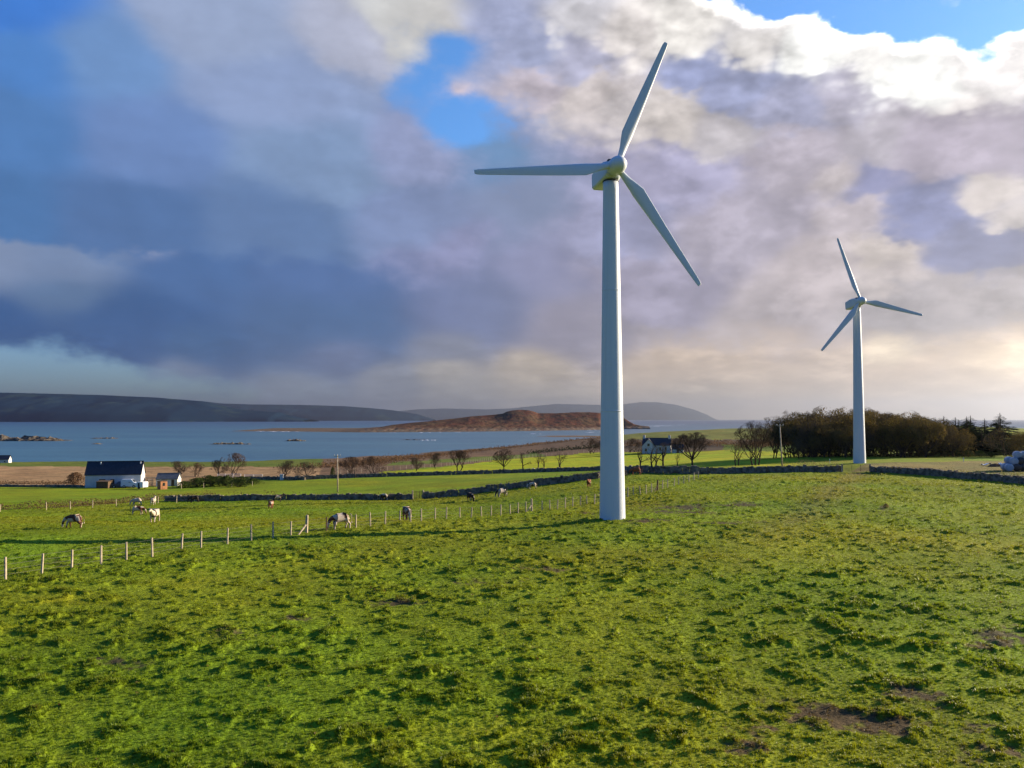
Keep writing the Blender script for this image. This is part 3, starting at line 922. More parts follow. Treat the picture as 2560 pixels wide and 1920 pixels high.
SEA_R = 46000.0
ra = np.array([5, 300, 600, 1000, 1600, 2600, 4200, 7000, 12000, 22000, SEA_R])
aa = np.linspace(0, 2 * np.pi, 181)[:-1]
rg, ag = np.meshgrid(ra, aa, indexing='ij')
V = np.stack([(rg * np.sin(ag)).ravel(), (rg * np.cos(ag)).ravel(), np.zeros(rg.size)], 1)
idx = np.arange(rg.size).reshape(rg.shape)
q = np.stack([idx[:-1], np.roll(idx[:-1], -1, 1), np.roll(idx[1:], -1, 1), idx[1:]], -1).reshape(-1, 4)[:, ::-1]
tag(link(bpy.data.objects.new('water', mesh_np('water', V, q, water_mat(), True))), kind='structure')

# ------------------------------------------------------------------ far hills, each a ridge standing at its own distance
def hill(name, prof, dist, depth, mat, cols=240, rows=34, rough=0.15, base_py=None, cliff=0.5):
    xs = np.array([p[0] for p in prof], float); ys = np.array([p[1] for p in prof], float)
    px = np.linspace(xs[0], xs[-1], cols); py = np.interp(px, xs, ys)
    top = np.array([at_depth(a, b, dist)[2] for a, b in zip(px, py)])
    wx = (px - CX) / F
    ts = np.linspace(-1, 1, rows)
    T, U = np.meshgrid(ts, wx, indexing='ij'); TOP = np.tile(top, (rows, 1))
    D = dist + T * depth * np.clip(TOP / max(top.max(), 1), 0.25, 1)
    X = U * dist; Y = D
    prof_z = np.maximum(0, 1 - np.abs(T)) ** cliff
    nz = fbm(X / (depth * 0.35), Y / (depth * 0.35), 900 + len(name), 4, 0.55)
    Z = TOP * prof_z * (1 + rough * nz * (1 - np.exp(-(T / 0.25) ** 2))) - 3.0 * (np.abs(T) > 0.985)
    V = np.stack([X.ravel(), Y.ravel(), Z.ravel()], 1)
    idx = np.arange(rows * cols).reshape(rows, cols)
    q = np.stack([idx[:-1, :-1], idx[:-1, 1:], idx[1:, 1:], idx[1:, :-1]], -1).reshape(-1, 4)
    o = link(bpy.data.objects.new(name, mesh_np(name, V, q, mat, True)))
    return tag(o, kind='structure')


def hill_mat(name, c1, c2, c3, scale):
    m, nt, out = new_mat(name)
    pos = nt.node('ShaderNodeNewGeometry').outputs['Position']
    n = nt.noise(pos, scale, 5, 0.6); n2 = nt.noise(nt.v('ADD', pos, (500, 0, 900)), scale * 3.3, 4, 0.6)
    c = nt.mix(nt.ramp(n, 0.4, 0.6), c1, c2)
    c = nt.mix(nt.ramp(n2, 0.55, 0.65), c, c3)
    b = nt.node('ShaderNodeBsdfDiffuse'); nt.l.new(c, b.inputs['Color'])
    nt.l.new(b.outputs[0], out.inputs['Surface'])
    return m


hm = hill_mat('haze_tinted_hillside', (0.006, 0.020, 0.043), (0.010, 0.028, 0.051), (0.022, 0.042, 0.052), 0.0011)  # part of the distant haze's blue is put into these hillside colours
hill('hills', [(-420, 838), (-200, 843), (0, 847), (120, 850), (221, 852.5), (336, 858), (437, 866), (480, 876), (520, 884), (560, 888), (605, 890), (618, 895), (640, 900), (672, 906)], 9000, 1500, hm)
hill('hills', [(300, 862), (437, 866), (480, 871), (540, 873), (650, 874), (745, 877), (800, 881), (850, 886), (900, 894), (930, 903), (938, 906)], 15000, 1500, hm)
hill('hills', [(780, 899), (840, 890), (900, 884), (960, 882), (1050, 884), (1100, 882), (1200, 872), (1290, 874), (1330, 875), (1352, 872), (1384, 868), (1420, 868.5), (1460, 874), (1500, 885), (1530, 897), (1542, 905)], 33000, 2600, hm)

# ------------------------------------------------------------------ the near island and skerries
def island_mat():
    m, nt, out = new_mat('heather_island')
    pos = nt.node('ShaderNodeNewGeometry').outputs['Position']
    z = nt.v('DOT_PRODUCT', pos, (0, 0, 1))
    n = nt.noise(pos, 0.018, 5, 0.65); n2 = nt.noise(nt.v('MULTIPLY', pos, (1, 1, 1.5)), 0.07, 5, 0.7)
    c = nt.mix(nt.ramp(n, 0.40, 0.60), (0.110, 0.048, 0.032), (0.120, 0.074, 0.042))
    c = nt.mix(nt.ramp(n2, 0.45, 0.65), c, (0.045, 0.034, 0.026))
    rock = nt.m('MULTIPLY', nt.ramp(nt.m('ADD', z, nt.m('MULTIPLY', nt.m('SUBTRACT', n2, 0.5), 14.0)), 3.0, 9.0, 1.0, 0.0), nt.ramp(n2, 0.42, 0.58, 0.35, 1.0))
    c = nt.mix(rock, c, (0.135, 0.115, 0.09))
    b = nt.node('ShaderNodeBsdfDiffuse'); nt.l.new(c, b.inputs['Color'])
    bp = nt.node('ShaderNodeBump'); bp.inputs['Strength'].default_value = 0.7; bp.inputs['Distance'].default_value = 4.0
    nt.l.new(n2, bp.inputs['Height']); nt.l.new(bp.outputs[0], b.inputs['Normal'])
    nt.l.new(b.outputs[0], out.inputs['Surface'])
    return m


M['island'] = island_mat()
prof = [(570, 931), (590, 929.6), (640, 928.6), (700, 928), (760, 926.5), (830, 922), (850, 917.5), (900, 912), (960, 906.5), (1020, 899.5), (1070, 895.5), (1086, 893.5), (1094, 889.5), (1106, 886.5), (1120, 885.2), (1140, 886), (1152, 888.5), (1162, 892.2),
        (1200, 892.5), (1250, 890), (1275, 890.5), (1300, 892), (1330, 897), (1346, 902), (1358, 910), (1370, 916.5), (1384, 919.5), (1402, 920.8)]
xs = np.array([p[0] for p in prof], float); ys = np.array([p[1] for p in prof], float)
px = np.linspace(570, 1402, 420); py = np.interp(px, xs, ys)
DI = 2050.0
topz = np.array([at_depth(a, b, DI)[2] for a, b in zip(px, py)]); topz = np.maximum(topz, 0.2)
shore_py = np.interp(px, [570, 700, 830, 1000, 1150, 1290, 1402], [931.6, 932.3, 934.3, 933.2, 931.0, 928.3, 921.5])
front_d = 24.0 * F / (shore_py - HZ)
front_d = np.minimum(front_d, DI - 30)
rows = 44
ts = np.linspace(0, 1, rows)
T, PXg = np.meshgrid(ts, px, indexing='ij'); TOP = np.tile(topz, (rows, 1)); FD = np.tile(front_d, (rows, 1))
tc_ = 0.72
D = np.where(T < tc_, FD + (DI - FD) * (T / tc_), DI + 220 * (T - tc_) / (1 - tc_))
X = (PXg - CX) / F * DI * (0.55 + 0.45 * D / DI); Y = D
s = np.where(T < tc_, T / tc_, 1 - (T - tc_) / (1 - tc_))
cliffy = np.interp(PXg, [570, 800, 850, 1250, 1300, 1402], [0.0, 0.2, 0.5, 0.4, 0.5, 0.12])
lowc = np.minimum(TOP * 0.9, 9.0 * cliffy + 1.2)
zz = lowc * sstep(0.0, 0.16, s) + np.maximum(TOP - lowc, 0) * (0.12 * sstep(0.1, 0.55, s) + 0.88 * sstep(0.35, 1.0, s) ** 1.2)
nz = fbm(X / 60.0, Y / 60.0, 51, 4, 0.55); nz2 = fbm(X / 16.0, Y / 22.0, 55, 3, 0.6)
zz = zz + (nz * 1.8 + nz2 * 1.9 * (1 - s)) * np.minimum(TOP / 14.0, 1.0) * sstep(0.02, 0.15, s) * (1 - 0.75 * sstep(0.85, 1.0, s))
kn = np.exp(-((PXg - 1127) / 30.0) ** 6) * np.exp(-((s - 1.0) / 0.30) ** 4)
zz = zz - 0.08 * TOP * np.exp(-((PXg - 1127) / 80.0) ** 4) * np.exp(-((s - 0.60) / 0.16) ** 2) * (1 - kn)
zz = np.where(s < 0.02, -1.5, zz)
V = np.stack([X.ravel(), Y.ravel(), zz.ravel()], 1)
idx = np.arange(rows * 420).reshape(rows, 420)
q = np.stack([idx[:-1, :-1], idx[:-1, 1:], idx[1:, 1:], idx[1:, :-1]], -1).reshape(-1, 4)
tag(link(bpy.data.objects.new('island', mesh_np('island', V, q, M['island'], True))), kind='structure')


def skerry(px0, px1, py_base, hpx, label, seed, depthm=20.0):
    E = CAM_Z
    mid = at_E((px0 + px1) / 2, py_base, E); d = mid[1]
    w = (px1 - px0) / F * d; h = hpx / F * d
    nx, ny = 56, 14
    u = np.linspace(-0.5, 0.5, nx); v = np.linspace(0, 1, ny)
    Vg, Ug = np.meshgrid(v, u, indexing='ij')
    X = Ug * w; Y = Vg * depthm
    env = np.clip(1 - (2 * Ug) ** 2, 0, 1) ** 0.6 * np.clip(1 - (2 * Vg - 1) ** 2, 0, 1) ** 0.5
    n = fbm(X / (w * 0.10) + seed, Y / 8.0, seed, 4, 0.6)
    Z = h * env * np.clip(0.55 + 0.6 * n, 0.05, 1.3) - 0.4
    o = bpy.data.objects.new('skerry', mesh_np('skerry', np.stack([X.ravel(), Y.ravel(), Z.ravel()], 1), np.stack([np.arange(nx * ny).reshape(ny, nx)[:-1, :-1], np.arange(nx * ny).reshape(ny, nx)[:-1, 1:], np.arange(nx * ny).reshape(ny, nx)[1:, 1:], np.arange(nx * ny).reshape(ny, nx)[1:, :-1]], -1).reshape(-1, 4), M['rock'], False))
    o.location = (mid[0], mid[1], 0)
    link(o)
    return tag(o, label, 'rock islet', 'rocky skerries in the bay')


def rock_mat():
    m, nt, out = new_mat('shore_rock')
    pos = nt.node('ShaderNodeNewGeometry').outputs['Position']
    n2 = nt.noise(pos, 0.35, 5, 0.7)
    c = nt.mix(nt.ramp(n2, 0.40, 0.62), (0.035, 0.03, 0.027), (0.16, 0.135, 0.10))
    b = nt.node('ShaderNodeBsdfDiffuse'); nt.l.new(c, b.inputs['Color'])
    nt.l.new(b.outputs[0], out.inputs['Surface'])
    return m


M['rock'] = rock_mat()
skerry(-140, 125, 953, 13, 'largest rocky islet in the bay, cut off at the left edge of the picture', 3, 40)
skerry(188, 254, 947.5, 3.5, 'low flat rock in the bay just right of the largest islet, farther of a pair', 4, 14)
skerry(193, 217, 959.5, 3.5, 'small dark rock in the bay nearer the shore than the low flat rock above it', 5, 8)
skerry(444, 538, 960, 6.0, 'long thin dark reef in the middle of the bay', 6, 12)
skerry(611, 656, 953, 6.5, 'small humped brown rock in the bay below the tip of the island', 8, 14)
skerry(858, 925, 950.5, 3.0, 'thin dark reef with breaking water in front of the island', 9, 8)


# breaking water: low ridges of foam lying along the island's shore and on the reef
M['foam'] = simple_mat('sea_foam', (0.72, 0.74, 0.75), 0.9, 0.1)
def foam(px0, px1, py0, py1, n, seed):
    rr = random.Random(seed); mb = MB()
    for i in range(n):
        t = rr.random(); px = px0 + (px1 - px0) * t + rr.uniform(-3, 3); py_ = py0 + (py1 - py0) * t + rr.uniform(-0.5, 0.5)
        p = at_E(px, py_, CAM_Z - 0.05); L = rr.uniform(2, 8) * p[1] / 1500; W = rr.uniform(1, 3); H = rr.uniform(0.15, 0.6)
        k = 8
        ring = [(p[0] + math.cos(a) * L * rr.uniform(0.6, 1.1), p[1] + math.sin(a) * W * rr.uniform(0.6, 1.1), 0.02) for a in [2 * math.pi * j / k for j in range(k)]]
        mb.add(ring + [(p[0], p[1], H)], [(j, (j + 1) % k, k) for j in range(k)])
    o = mb.build('surf', M['foam']); tag(o, 'white surf breaking along the shore of the brown island', kind='stuff')
foam(1270, 1480, 929.5, 917.5, 46, 1); foam(1375, 1440, 920.5, 919.5, 30, 7); foam(1270, 1340, 934, 932, 14, 2); foam(905, 940, 951, 951, 6, 3); foam(1150, 1170, 937, 937, 6, 4)
foam(560, 640, 931.8, 932.8, 14, 5); foam(840, 1020, 934.5, 933.6, 10, 6)

# ------------------------------------------------------------------ wind turbines
def blade_mesh(pitch_tip):
    L = 12.35; st = [0.0, 0.35, 0.7, 1.1, 1.6, 2.2, 2.8, 3.6, 5.0, 6.6, 8.2, 9.8, 11.2, 12.0, 12.3, L]
    vs = []; fs = []; n = 20
    for i, r in enumerate(st):
        if r <= 0.7: ch, th, blend = 0.50, 0.50, 0.0
        else:
            ch = float(np.interp(r, [0.7, 1.6, 2.8, L - 0.3, L], [0.50, 0.74, 1.14, 0.46, 0.34]))
            th = ch * float(np.interp(r, [0.7, 1.6, 2.8, 6, L], [0.95, 0.42, 0.26, 0.19, 0.14])); blend = float(np.interp(r, [0.7, 2.4], [0, 1]))
        tw = R(float(np.interp(r, [0.7, 2.8, 6, L], [16, 15, 6, pitch_tip])))
        for k in range(n):
            a = 2 * math.pi * k / n
            cx, cy_ = math.cos(a) * 0.5, math.sin(a) * 0.5
            if blend > 0:
                t = (1 - math.cos(a)) / 2              # 0 at leading edge
                yt = 5 * 0.2 * (0.2969 * math.sqrt(max(t, 0)) - 0.126 * t - 0.3516 * t * t + 0.2843 * t ** 3 - 0.1015 * t ** 4) / 0.2
                ax = 0.30 - t; ay = (yt if a <= math.pi else -yt) * 0.98
                cx = cx * (1 - blend) + ax * blend; cy_ = cy_ * (1 - blend) + ay * blend
            x, y = cx * ch, cy_ * th
            vs.append((x * math.cos(tw) - y * math.sin(tw), x * math.sin(tw) + y * math.cos(tw), r))
    for i in range(len(st) - 1):
        for k in range(n):
            fs.append((i * n + k, i * n + (k + 1) % n, (i + 1) * n + (k + 1) % n, (i + 1) * n + k))
    fs += [tuple(range(n))[::-1], tuple(range((len(st) - 1) * n, len(st) * n))]
    mb = MB(); mb.add(vs, fs)
    return mb.mesh('blade', M['white_paint'], True)


blade_me = blade_mesh(1.0)


def ring_loft(mb, sections):
    """sections: list of (y, [(x, z)...]) joined front to back."""
    n = len(sections[0][1]); vs = []; fs = []
    for (y, pr) in sections:
        vs += [(x, y, z) for (x, z) in pr]
    for i in range(len(sections) - 1):
        for k in range(n):
            fs.append((i * n + k, (i + 1) * n + k, (i + 1) * n + (k + 1) % n, i * n + (k + 1) % n))
    fs += [tuple(range(n)), tuple(range((len(sections) - 1) * n, len(sections) * n))[::-1]]
    mb.add(vs, fs)


def octo(w, zb, zt, c):
    return [(-w + c, zb), (w - c, zb), (w, zb + c), (w, zt - c), (w - c, zt), (-w + c, zt), (-w, zt - c), (-w, zb + c)]


def turbine(base, hub_h, yaw, tilt, phi, label):
    root = empty('wind_turbine', base)
    tag(root, label, 'wind turbine', 'white wind turbines in the field')
    H = hub_h - 0.95
    mb = MB()
    nseg = 40
    prof = [(1.16, -0.6), (1.10, 0.0)] + [(1.10 + (0.655 - 1.10) * (t ** 0.95), H * t) for t in np.linspace(0.02, 1.0, 40)]
    mb.lathe(prof, nseg)
    mb.build('tower', M['white_paint'], root, True)
    for hz_ in (9.2, 19.6):
        fl = MB(); rr = 1.10 + (0.655 - 1.10) * ((hz_ / H) ** 0.95)
        fl.lathe([(rr - 0.02, -0.05), (rr + 0.012, -0.045), (rr + 0.012, 0.045), (rr - 0.02, 0.05)], nseg)
        fl.build('flange', M['white_paint'], root, True, loc=(0, 0, hz_))
    dr = MB(); dr.box(-0.36, 0.36, -0.06, 0.06, 0.5, 2.4); d = dr.build('door', M['galv'], root, bevel=0.03)
    d.location = (-0.55, 0.93, 0); d.rotation_euler = (0, 0, R(30))
    hm_ = Matrix.Rotation(yaw, 4, 'Z') @ Matrix.Rotation(-tilt, 4, 'X')       # local -Y is the wind side
    top = Matrix.Translation((0, 0, hub_h))
    collar = MB(); collar.lathe([(0.64, H - 0.02), (0.70, H + 0.0), (0.70, H + 0.07), (0.60, H + 0.10)], 32); collar.build('yaw_ring', M['dark_gap'], root, True)
    na = MB()
    ring_loft(na, [(-0.72, octo(0.62, -0.62, 0.60, 0.25)), (-0.55, octo(0.72, -0.78, 0.70, 0.22)), (0.0, octo(0.82, -0.86, 0.80, 0.18)), (1.2, octo(0.82, -0.90, 0.84, 0.16)), (2.7, octo(0.74, -0.86, 0.66, 0.16)), (2.82, octo(0.66, -0.78, 0.58, 0.18))])
    o = na.build('nacelle', M['white_paint'], root, bevel=0.05); o.matrix_basis = top @ hm_
    sl = MB(); sl.box(-0.45, 0.45, -0.70, -0.30, 0.66, 0.84); o = sl.build('air_inlet', M['dark_gap'], root); o.matrix_basis = top @ hm_
    sl = MB(); sl.box(-0.30, 0.30, 0.9, 1.5, 0.80, 0.90); o = sl.build('roof_hatch', M['white_paint'], root); o.matrix_basis = top @ hm_
    va = MB(); va.tube([(0.3, 2.3, 0.6), (0.3, 2.3, 1.2), (0.31, 2.3, 1.25), (0.42, 2.3, 1.27)], [0.025, 0.025, 0.03, 0.03])
    o = va.build('wind_vane', M['galv'], root); o.matrix_basis = top @ hm_
    hub = empty('rotor_pivot', (0, 0, 0))
    bpy.data.objects.remove(hub)
    sp = MB()
    sp.lathe([(0.66, 0.0), (0.73, 0.08), (0.76, 0.35), (0.76, 0.85), (0.72, 1.12), (0.62, 1.40), (0.45, 1.62), (0.24, 1.74), (0.02, 1.78)], 28, '-Y')
    so = sp.build('spinner', M['white_paint'], root, True)
    so.matrix_basis = top @ hm_ @ Matrix.Translation((0, -0.80, 0))
    ga = MB(); ga.lathe([(0.55, -0.1), (0.55, 0.02)], 28, '-Y'); g = ga.build('rotor_bearing', M['dark_gap'], root, True); g.matrix_basis = top @ hm_ @ Matrix.Translation((0, -0.74, 0))
    for k in range(3):
        a = phi + k * 2 * math.pi / 3
        b = bpy.data.objects.new('blade', blade_me); link(b, root)
        # seen from the wind side: angle measured clockwise from the top
        b.matrix_basis = top @ hm_ @ Matrix.Translation((0, -1.40, 0)) @ Matrix.Rotation(a, 4, 'Y') @ Matrix.Translation((0, 0, 0.15))
    return root


T1 = at_depth(1323, 1118, 69.6); T2 = at_depth(1857, 1001, 151.0)
g1 = float(gz(T1[0], T1[1])[0]); g2 = float(gz(T2[0], T2[1])[0])
turbine((T1[0], T1[1], g1 - 0.02), 30.05, R(14.7), R(2.0), R(23.4), 'tall white wind turbine nearest the viewer, by the post and wire fence')
turbine((T2[0], T2[1], g2 - 0.02), 30.0, R(7.8), R(3.5), R(-18.3), 'smaller looking white wind turbine standing beyond the stone wall in front of the wood')


# ------------------------------------------------------------------ fences
def post_mb(h, r, seed):
    rr = random.Random(seed); mb = MB(); lean = (rr.uniform(-0.04, 0.04), rr.uniform(-0.04, 0.04))
    mb.tube([(0, 0, -0.25), (lean[0] * 0.5, lean[1] * 0.5, h * 0.5), (lean[0], lean[1], h - 0.02), (lean[0], lean[1], h)], [r, r * 0.98, r * 0.95, r * 0.7], 7)
    return mb


post_me = [post_mb(1.12, 0.062, i).mesh('post', M['wood'], False) for i in range(6)]
post_me_dark = [post_mb(1.12, 0.06, i + 20).mesh('post', M['wood_dark'], False) for i in range(3)]
strain_me = post_mb(1.45, 0.115, 50).mesh('strainer_post', M['wood'], False)
strain_dark = post_mb(1.45, 0.115, 51).mesh('strainer_post', M['wood_dark'], False)


def fence(name, label, spots, strainers=(), wires=(0.25, 0.5, 0.75, 1.02), group=None, pm=None, wr=0.005, scale=1.0, dark=()):
    """spots: places on the ground; strainers: indices of the stout posts."""
    pm = pm or post_me
    root = empty(name, spots[0]); tag(root, label, 'fence', group)
    o0 = Vector(spots[0])
    for i, p in enumerate(spots):
        if i in strainers:
            me_ = strain_dark if i in dark else strain_me; nm = 'strainer_post'
        else:
            me_ = post_me_dark[i % 3] if i in dark else pm[i % len(pm)]; nm = 'post'
        o = bpy.data.objects.new(nm, me_); o.location = Vector(p) - o0; o.rotation_euler = (random.uniform(-0.035, 0.035), random.uniform(-0.035, 0.035), random.uniform(0, 6.28))
        s_ = scale * random.uniform(0.93, 1.06); o.scale = (scale, scale, s_); link(o, root)
    for w in wires:
        mb = MB()
        for a, b in zip(spots[:-1], spots[1:]):
            mb.bar(Vector(a) - o0 + Vector((0, 0, w * scale)), Vector(b) - o0 + Vector((0, 0, w * scale)), wr, 4, cap=False)
        mb.build('wire', M['wire'], root)
    return root


FP = [(-62, 1270), (12, 1252), (90, 1240), (155, 1230), (218, 1220), (273, 1211), (329, 1203), (392, 1190), (434, 1183), (491, 1176), (543, 1168), (590, 1162), (628, 1157), (662, 1153),
      (705, 1147), (769, 1141), (800, 1137), (832, 1133), (863, 1130), (887, 1128), (910, 1126), (940, 1123), (964, 1121), (993, 1120), (1018, 1119), (1040, 1118), (1061, 1116), (1082, 1114), (1102, 1112), (1119, 1109), (1136, 1107), (1149, 1105),
      (1171, 1104), (1188, 1103), (1204, 1101), (1221, 1097), (1237, 1094), (1254, 1092), (1268, 1090), (1284, 1089), (1308, 1084), (1328, 1079), (1356, 1074), (1368, 1071), (1383, 1069), (1396, 1067), (1408, 1064), (1420, 1060),
      (1431, 1056), (1442, 1054), (1456, 1051), (1466, 1048), (1477, 1045), (1488, 1042), (1499, 1038), (1509, 1034)]
fspots = [gp(*p) for p in FP]
ff = fence('post_and_wire_fence', 'post and wire fence of pale round posts from the left foreground past the big tower', fspots, strainers=(13, 31, 47), dark=(14, 47))
def brace(root, i, j, t=0.75):
    a = fspots[i] - fspots[0]; b = fspots[j] - fspots[0]; d = (b - a).normalized()
    mb = MB(); foot = a + d * 1.2; g = float(gz(fspots[0].x + foot.x, fspots[0].y + foot.y)[0]) - fspots[0].z
    mb.bar((foot.x, foot.y, g - 0.1), a + Vector((0, 0, t)), 0.06, 7); mb.build('brace_strut', M['wood'] if i != 47 else M['wood_dark'], root)
brace(ff, 13, 12); brace(ff, 31, 30); brace(ff, 47, 46)


def along(pts, step):
    """places along a line of picture points."""
    ws = [gp(*p) for p in pts]; out = []
    for a, b in zip(ws[:-1], ws[1:]):
        n = max(1, int((b - a).length / step))
        for k in range(n):
            t = k / n; x = a.x + (b.x - a.x) * t; y = a.y + (b.y - a.y) * t
            out.append(Vector((x, y, float(gz(x, y)[0]))))
    out.append(ws[-1])
    return out


fence('post_and_wire_fence', 'old fence of short posts before the low brown hedge at the far left', along([(-120, 1110), (0, 1106), (100, 1102), (200, 1097), (300, 1090), (420, 1084)], 2.6), wires=(0.4, 0.9), scale=0.9)
fence('post_and_wire_fence', 'fence of closely set posts along the far edge of the bright green field', along([(720, 1026), (822, 1018), (965, 1007), (1068, 994), (1180, 985), (1293, 976)], 3.4), wires=(0.5, 1.0), scale=1.25, wr=0.012)
fence('post_and_wire_fence', 'short stretch of fence below the dark hedge between barn and pole', along([(392, 1056), (440, 1054), (500, 1052), (545, 1050)], 3.2), wires=(0.9,), scale=1.0)

# ------------------------------------------------------------------ dry stone walls
def stone_wall(label, pts, h, thick=0.55, step=0.42, rows=5, cap=True, jag=0.12, seed=0, group='dry stone walls between the fields'):
    rr = random.Random(seed + 100); ws = [gp(*p) for p in pts]
    h *= 0.74; jag *= 0.6
    root = empty('dry_stone_wall', ws[0]); tag(root, label, 'stone wall', group)
    o0 = ws[0]; mb = MB(); cp = MB()
    total = sum((b - a).length for a, b in zip(ws[:-1], ws[1:])); s = 0.0; seg = 0; acc = 0.0
    while s < total:
        w = step * rr.uniform(0.7, 1.4)
        while seg < len(ws) - 2 and s > acc + (ws[seg + 1] - ws[seg]).length:
            acc += (ws[seg + 1] - ws[seg]).length; seg += 1
        a, b = ws[seg], ws[seg + 1]; d = (b - a); L = d.length; t = min(1.0, (s - acc) / L)
        x = a.x + d.x * t; y = a.y + d.y * t; z = float(gz(x, y)[0])
        dx, dy = d.x / math.hypot(d.x, d.y), d.y / math.hypot(d.x, d.y)
        hh = h * (1 + jag * pnoise(np.array([s / 3.1]), np.array([seed * 7.7]))[0] * 1.6) + rr.uniform(-0.5, 0.5) * jag
        nr_ = rows; zc = -0.25
        for k in range(nr_):
            sh = (hh + 0.25) / nr_ * rr.uniform(0.8, 1.25); tk_ = thick * (1.0 - 0.28 * k / nr_) * rr.uniform(0.9, 1.12); ww = w * rr.uniform(0.42, 0.62); off = rr.uniform(-0.12, 0.12) * step
            vs = []
            for zz_ in (zc, zc + sh):
                for sy in (-1, 1):
                    for sx in (-1, 1):
                        jx_ = rr.uniform(-0.06, 0.06); jy_ = rr.uniform(-0.05, 0.05)
                        u_ = sx * ww + off + jx_; v_ = sy * tk_ / 2 + jy_
                        vs.append((x - o0.x + dx * u_ - dy * v_, y - o0.y + dy * u_ + dx * v_, z - o0.z + zz_ + rr.uniform(-0.03, 0.03)))
            (cp if (cap and k == nr_ - 1) else mb).add(vs, [(0, 2, 3, 1), (4, 5, 7, 6), (0, 1, 5, 4), (2, 6, 7, 3), (0, 4, 6, 2), (1, 3, 7, 5)])
            zc += sh * 0.93
        s += w * 0.95
    tag(mb.build('stones', M['stone'], root), kind='stuff')
    if cap: tag(cp.build('cope_stones', M['stone'], root), kind='stuff')
    return root


stone_wall('long dark dry stone wall behind the grazing cows, left of the small wooden gate', [(360, 1083), (420, 1083), (560, 1081), (720, 1080), (888, 1079)], 1.25, seed=1)
stone_wall('dark dry stone wall climbing from the small wooden gate up to the big turbine', [(914, 1078), (1000, 1070), (1100, 1057), (1200, 1045), (1290, 1034), (1355, 1026)], 1.35, seed=2)
stone_wall('dark dry stone wall along the near edge of the bright green field, row of bare trees behind it', [(640, 1037), (760, 1032), (900, 1028), (1040, 1024), (1160, 1020), (1290, 1016), (1350, 1014)], 1.35, step=0.5, seed=3)
stone_wall('dark dry stone wall between big turbine and the end of the fence, brown cow beside it', [(1352, 1023), (1430, 1023), (1512, 1024)], 1.75, thick=0.6, seed=6)
stone_wall('grey lichened dry stone wall from the fence end to the field gate', [(1505, 1024), (1600, 1022), (1700, 1020), (1816, 1019)], 1.35, thick=0.65, step=0.36, seed=4)
stone_wall('dry stone wall running right from the field gate to the edge of the picture', [(1884, 1020), (1960, 1024), (2050, 1031), (2130, 1038), (2212, 1046), (2300, 1054), (2460, 1070)], 1.35, thick=0.7, step=0.36, seed=5)
stone_wall('low dark yard wall beside the pale rail fence near the barn', [(532, 1036), (600, 1036), (660, 1037)], 1.15, seed=7, step=0.5)
stone_wall('low dark wall in front of the tan moor left of the barn', [(-60, 1050), (40, 1052), (110, 1052), (186, 1053)], 0.75, seed=8, step=0.5)

# ------------------------------------------------------------------ gates
def bar_gate(label, pa, pb, h, cat='gate'):
    a, b = gp(*pa), gp(*pb); root = empty('field_gate', a); tag(root, label, cat)
    d = b - a
    for p in (Vector((0, 0, 0)), d):
        o = bpy.data.objects.new('gate_post', strain_me); o.location = p; o.scale = (1, 1, h / 1.35); link(o, root)
    for k in range(6):
        z = 0.2 + (h - 0.3) * k / 5; mb = MB(); mb.bar(Vector((0, 0, z)) + d * 0.03, d * 0.97 + Vector((0, 0, z)), 0.032, 6); mb.build('rail', M['wood_dark'], root)
    for t in (0.03, 0.35, 0.66, 0.97):
        mb = MB(); mb.bar(d * t + Vector((0, 0, 0.15)), d * t + Vector((0, 0, h - 0.05)), 0.03, 6); mb.build('upright', M['wood_dark'], root)
    return root


bar_gate('metal bar field gate closing the gap in the stone wall below the smaller turbine', (1819, 1020), (1880, 1020), 1.25)
g_ = bar_gate('small gate between two dark posts in the gap of the dark stone wall', (891, 1079), (914, 1078), 1.3)

# ------------------------------------------------------------------ poles
def power_pole(px, py_base, py_top, label, lean=0.0):
    p = gp(px, py_base); d = p.y; h = (py_base - py_top) / F * d
    root = empty('power_pole', p); tag(root, label, 'power pole', 'wooden power poles')
    mb = MB(); mb.tube([(0, 0, -0.4), (lean * 0.5, 0, h * 0.5), (lean, 0, h)], [0.13, 0.115, 0.09], 9); mb.build('pole', M['wood'], root, True)
    ca = MB(); ca.box(lean - 0.62, lean + 0.62, -0.16, -0.09, h - 0.30, h - 0.21); ca.build('cross_arm', M['wood'], root)
    for x in (-0.54, 0.0, 0.54):
        ins = MB(); ins.lathe([(0.03, 0), (0.03, 0.08), (0.075, 0.10), (0.075, 0.16), (0.05, 0.18), (0.07, 0.22), (0.05, 0.27)], 8)
        ins.build('insulator', M['galv'], root, True, loc=(lean + x, -0.13, h - 0.2))
    return root


power_pole(729.5, 1062, 983, 'wooden power pole with pale cross arm in the field left of centre', -0.12)
power_pole(1690, 1012, 917, 'leaning wooden power pole with cross arm between the bare round tree and the wood', -0.35)

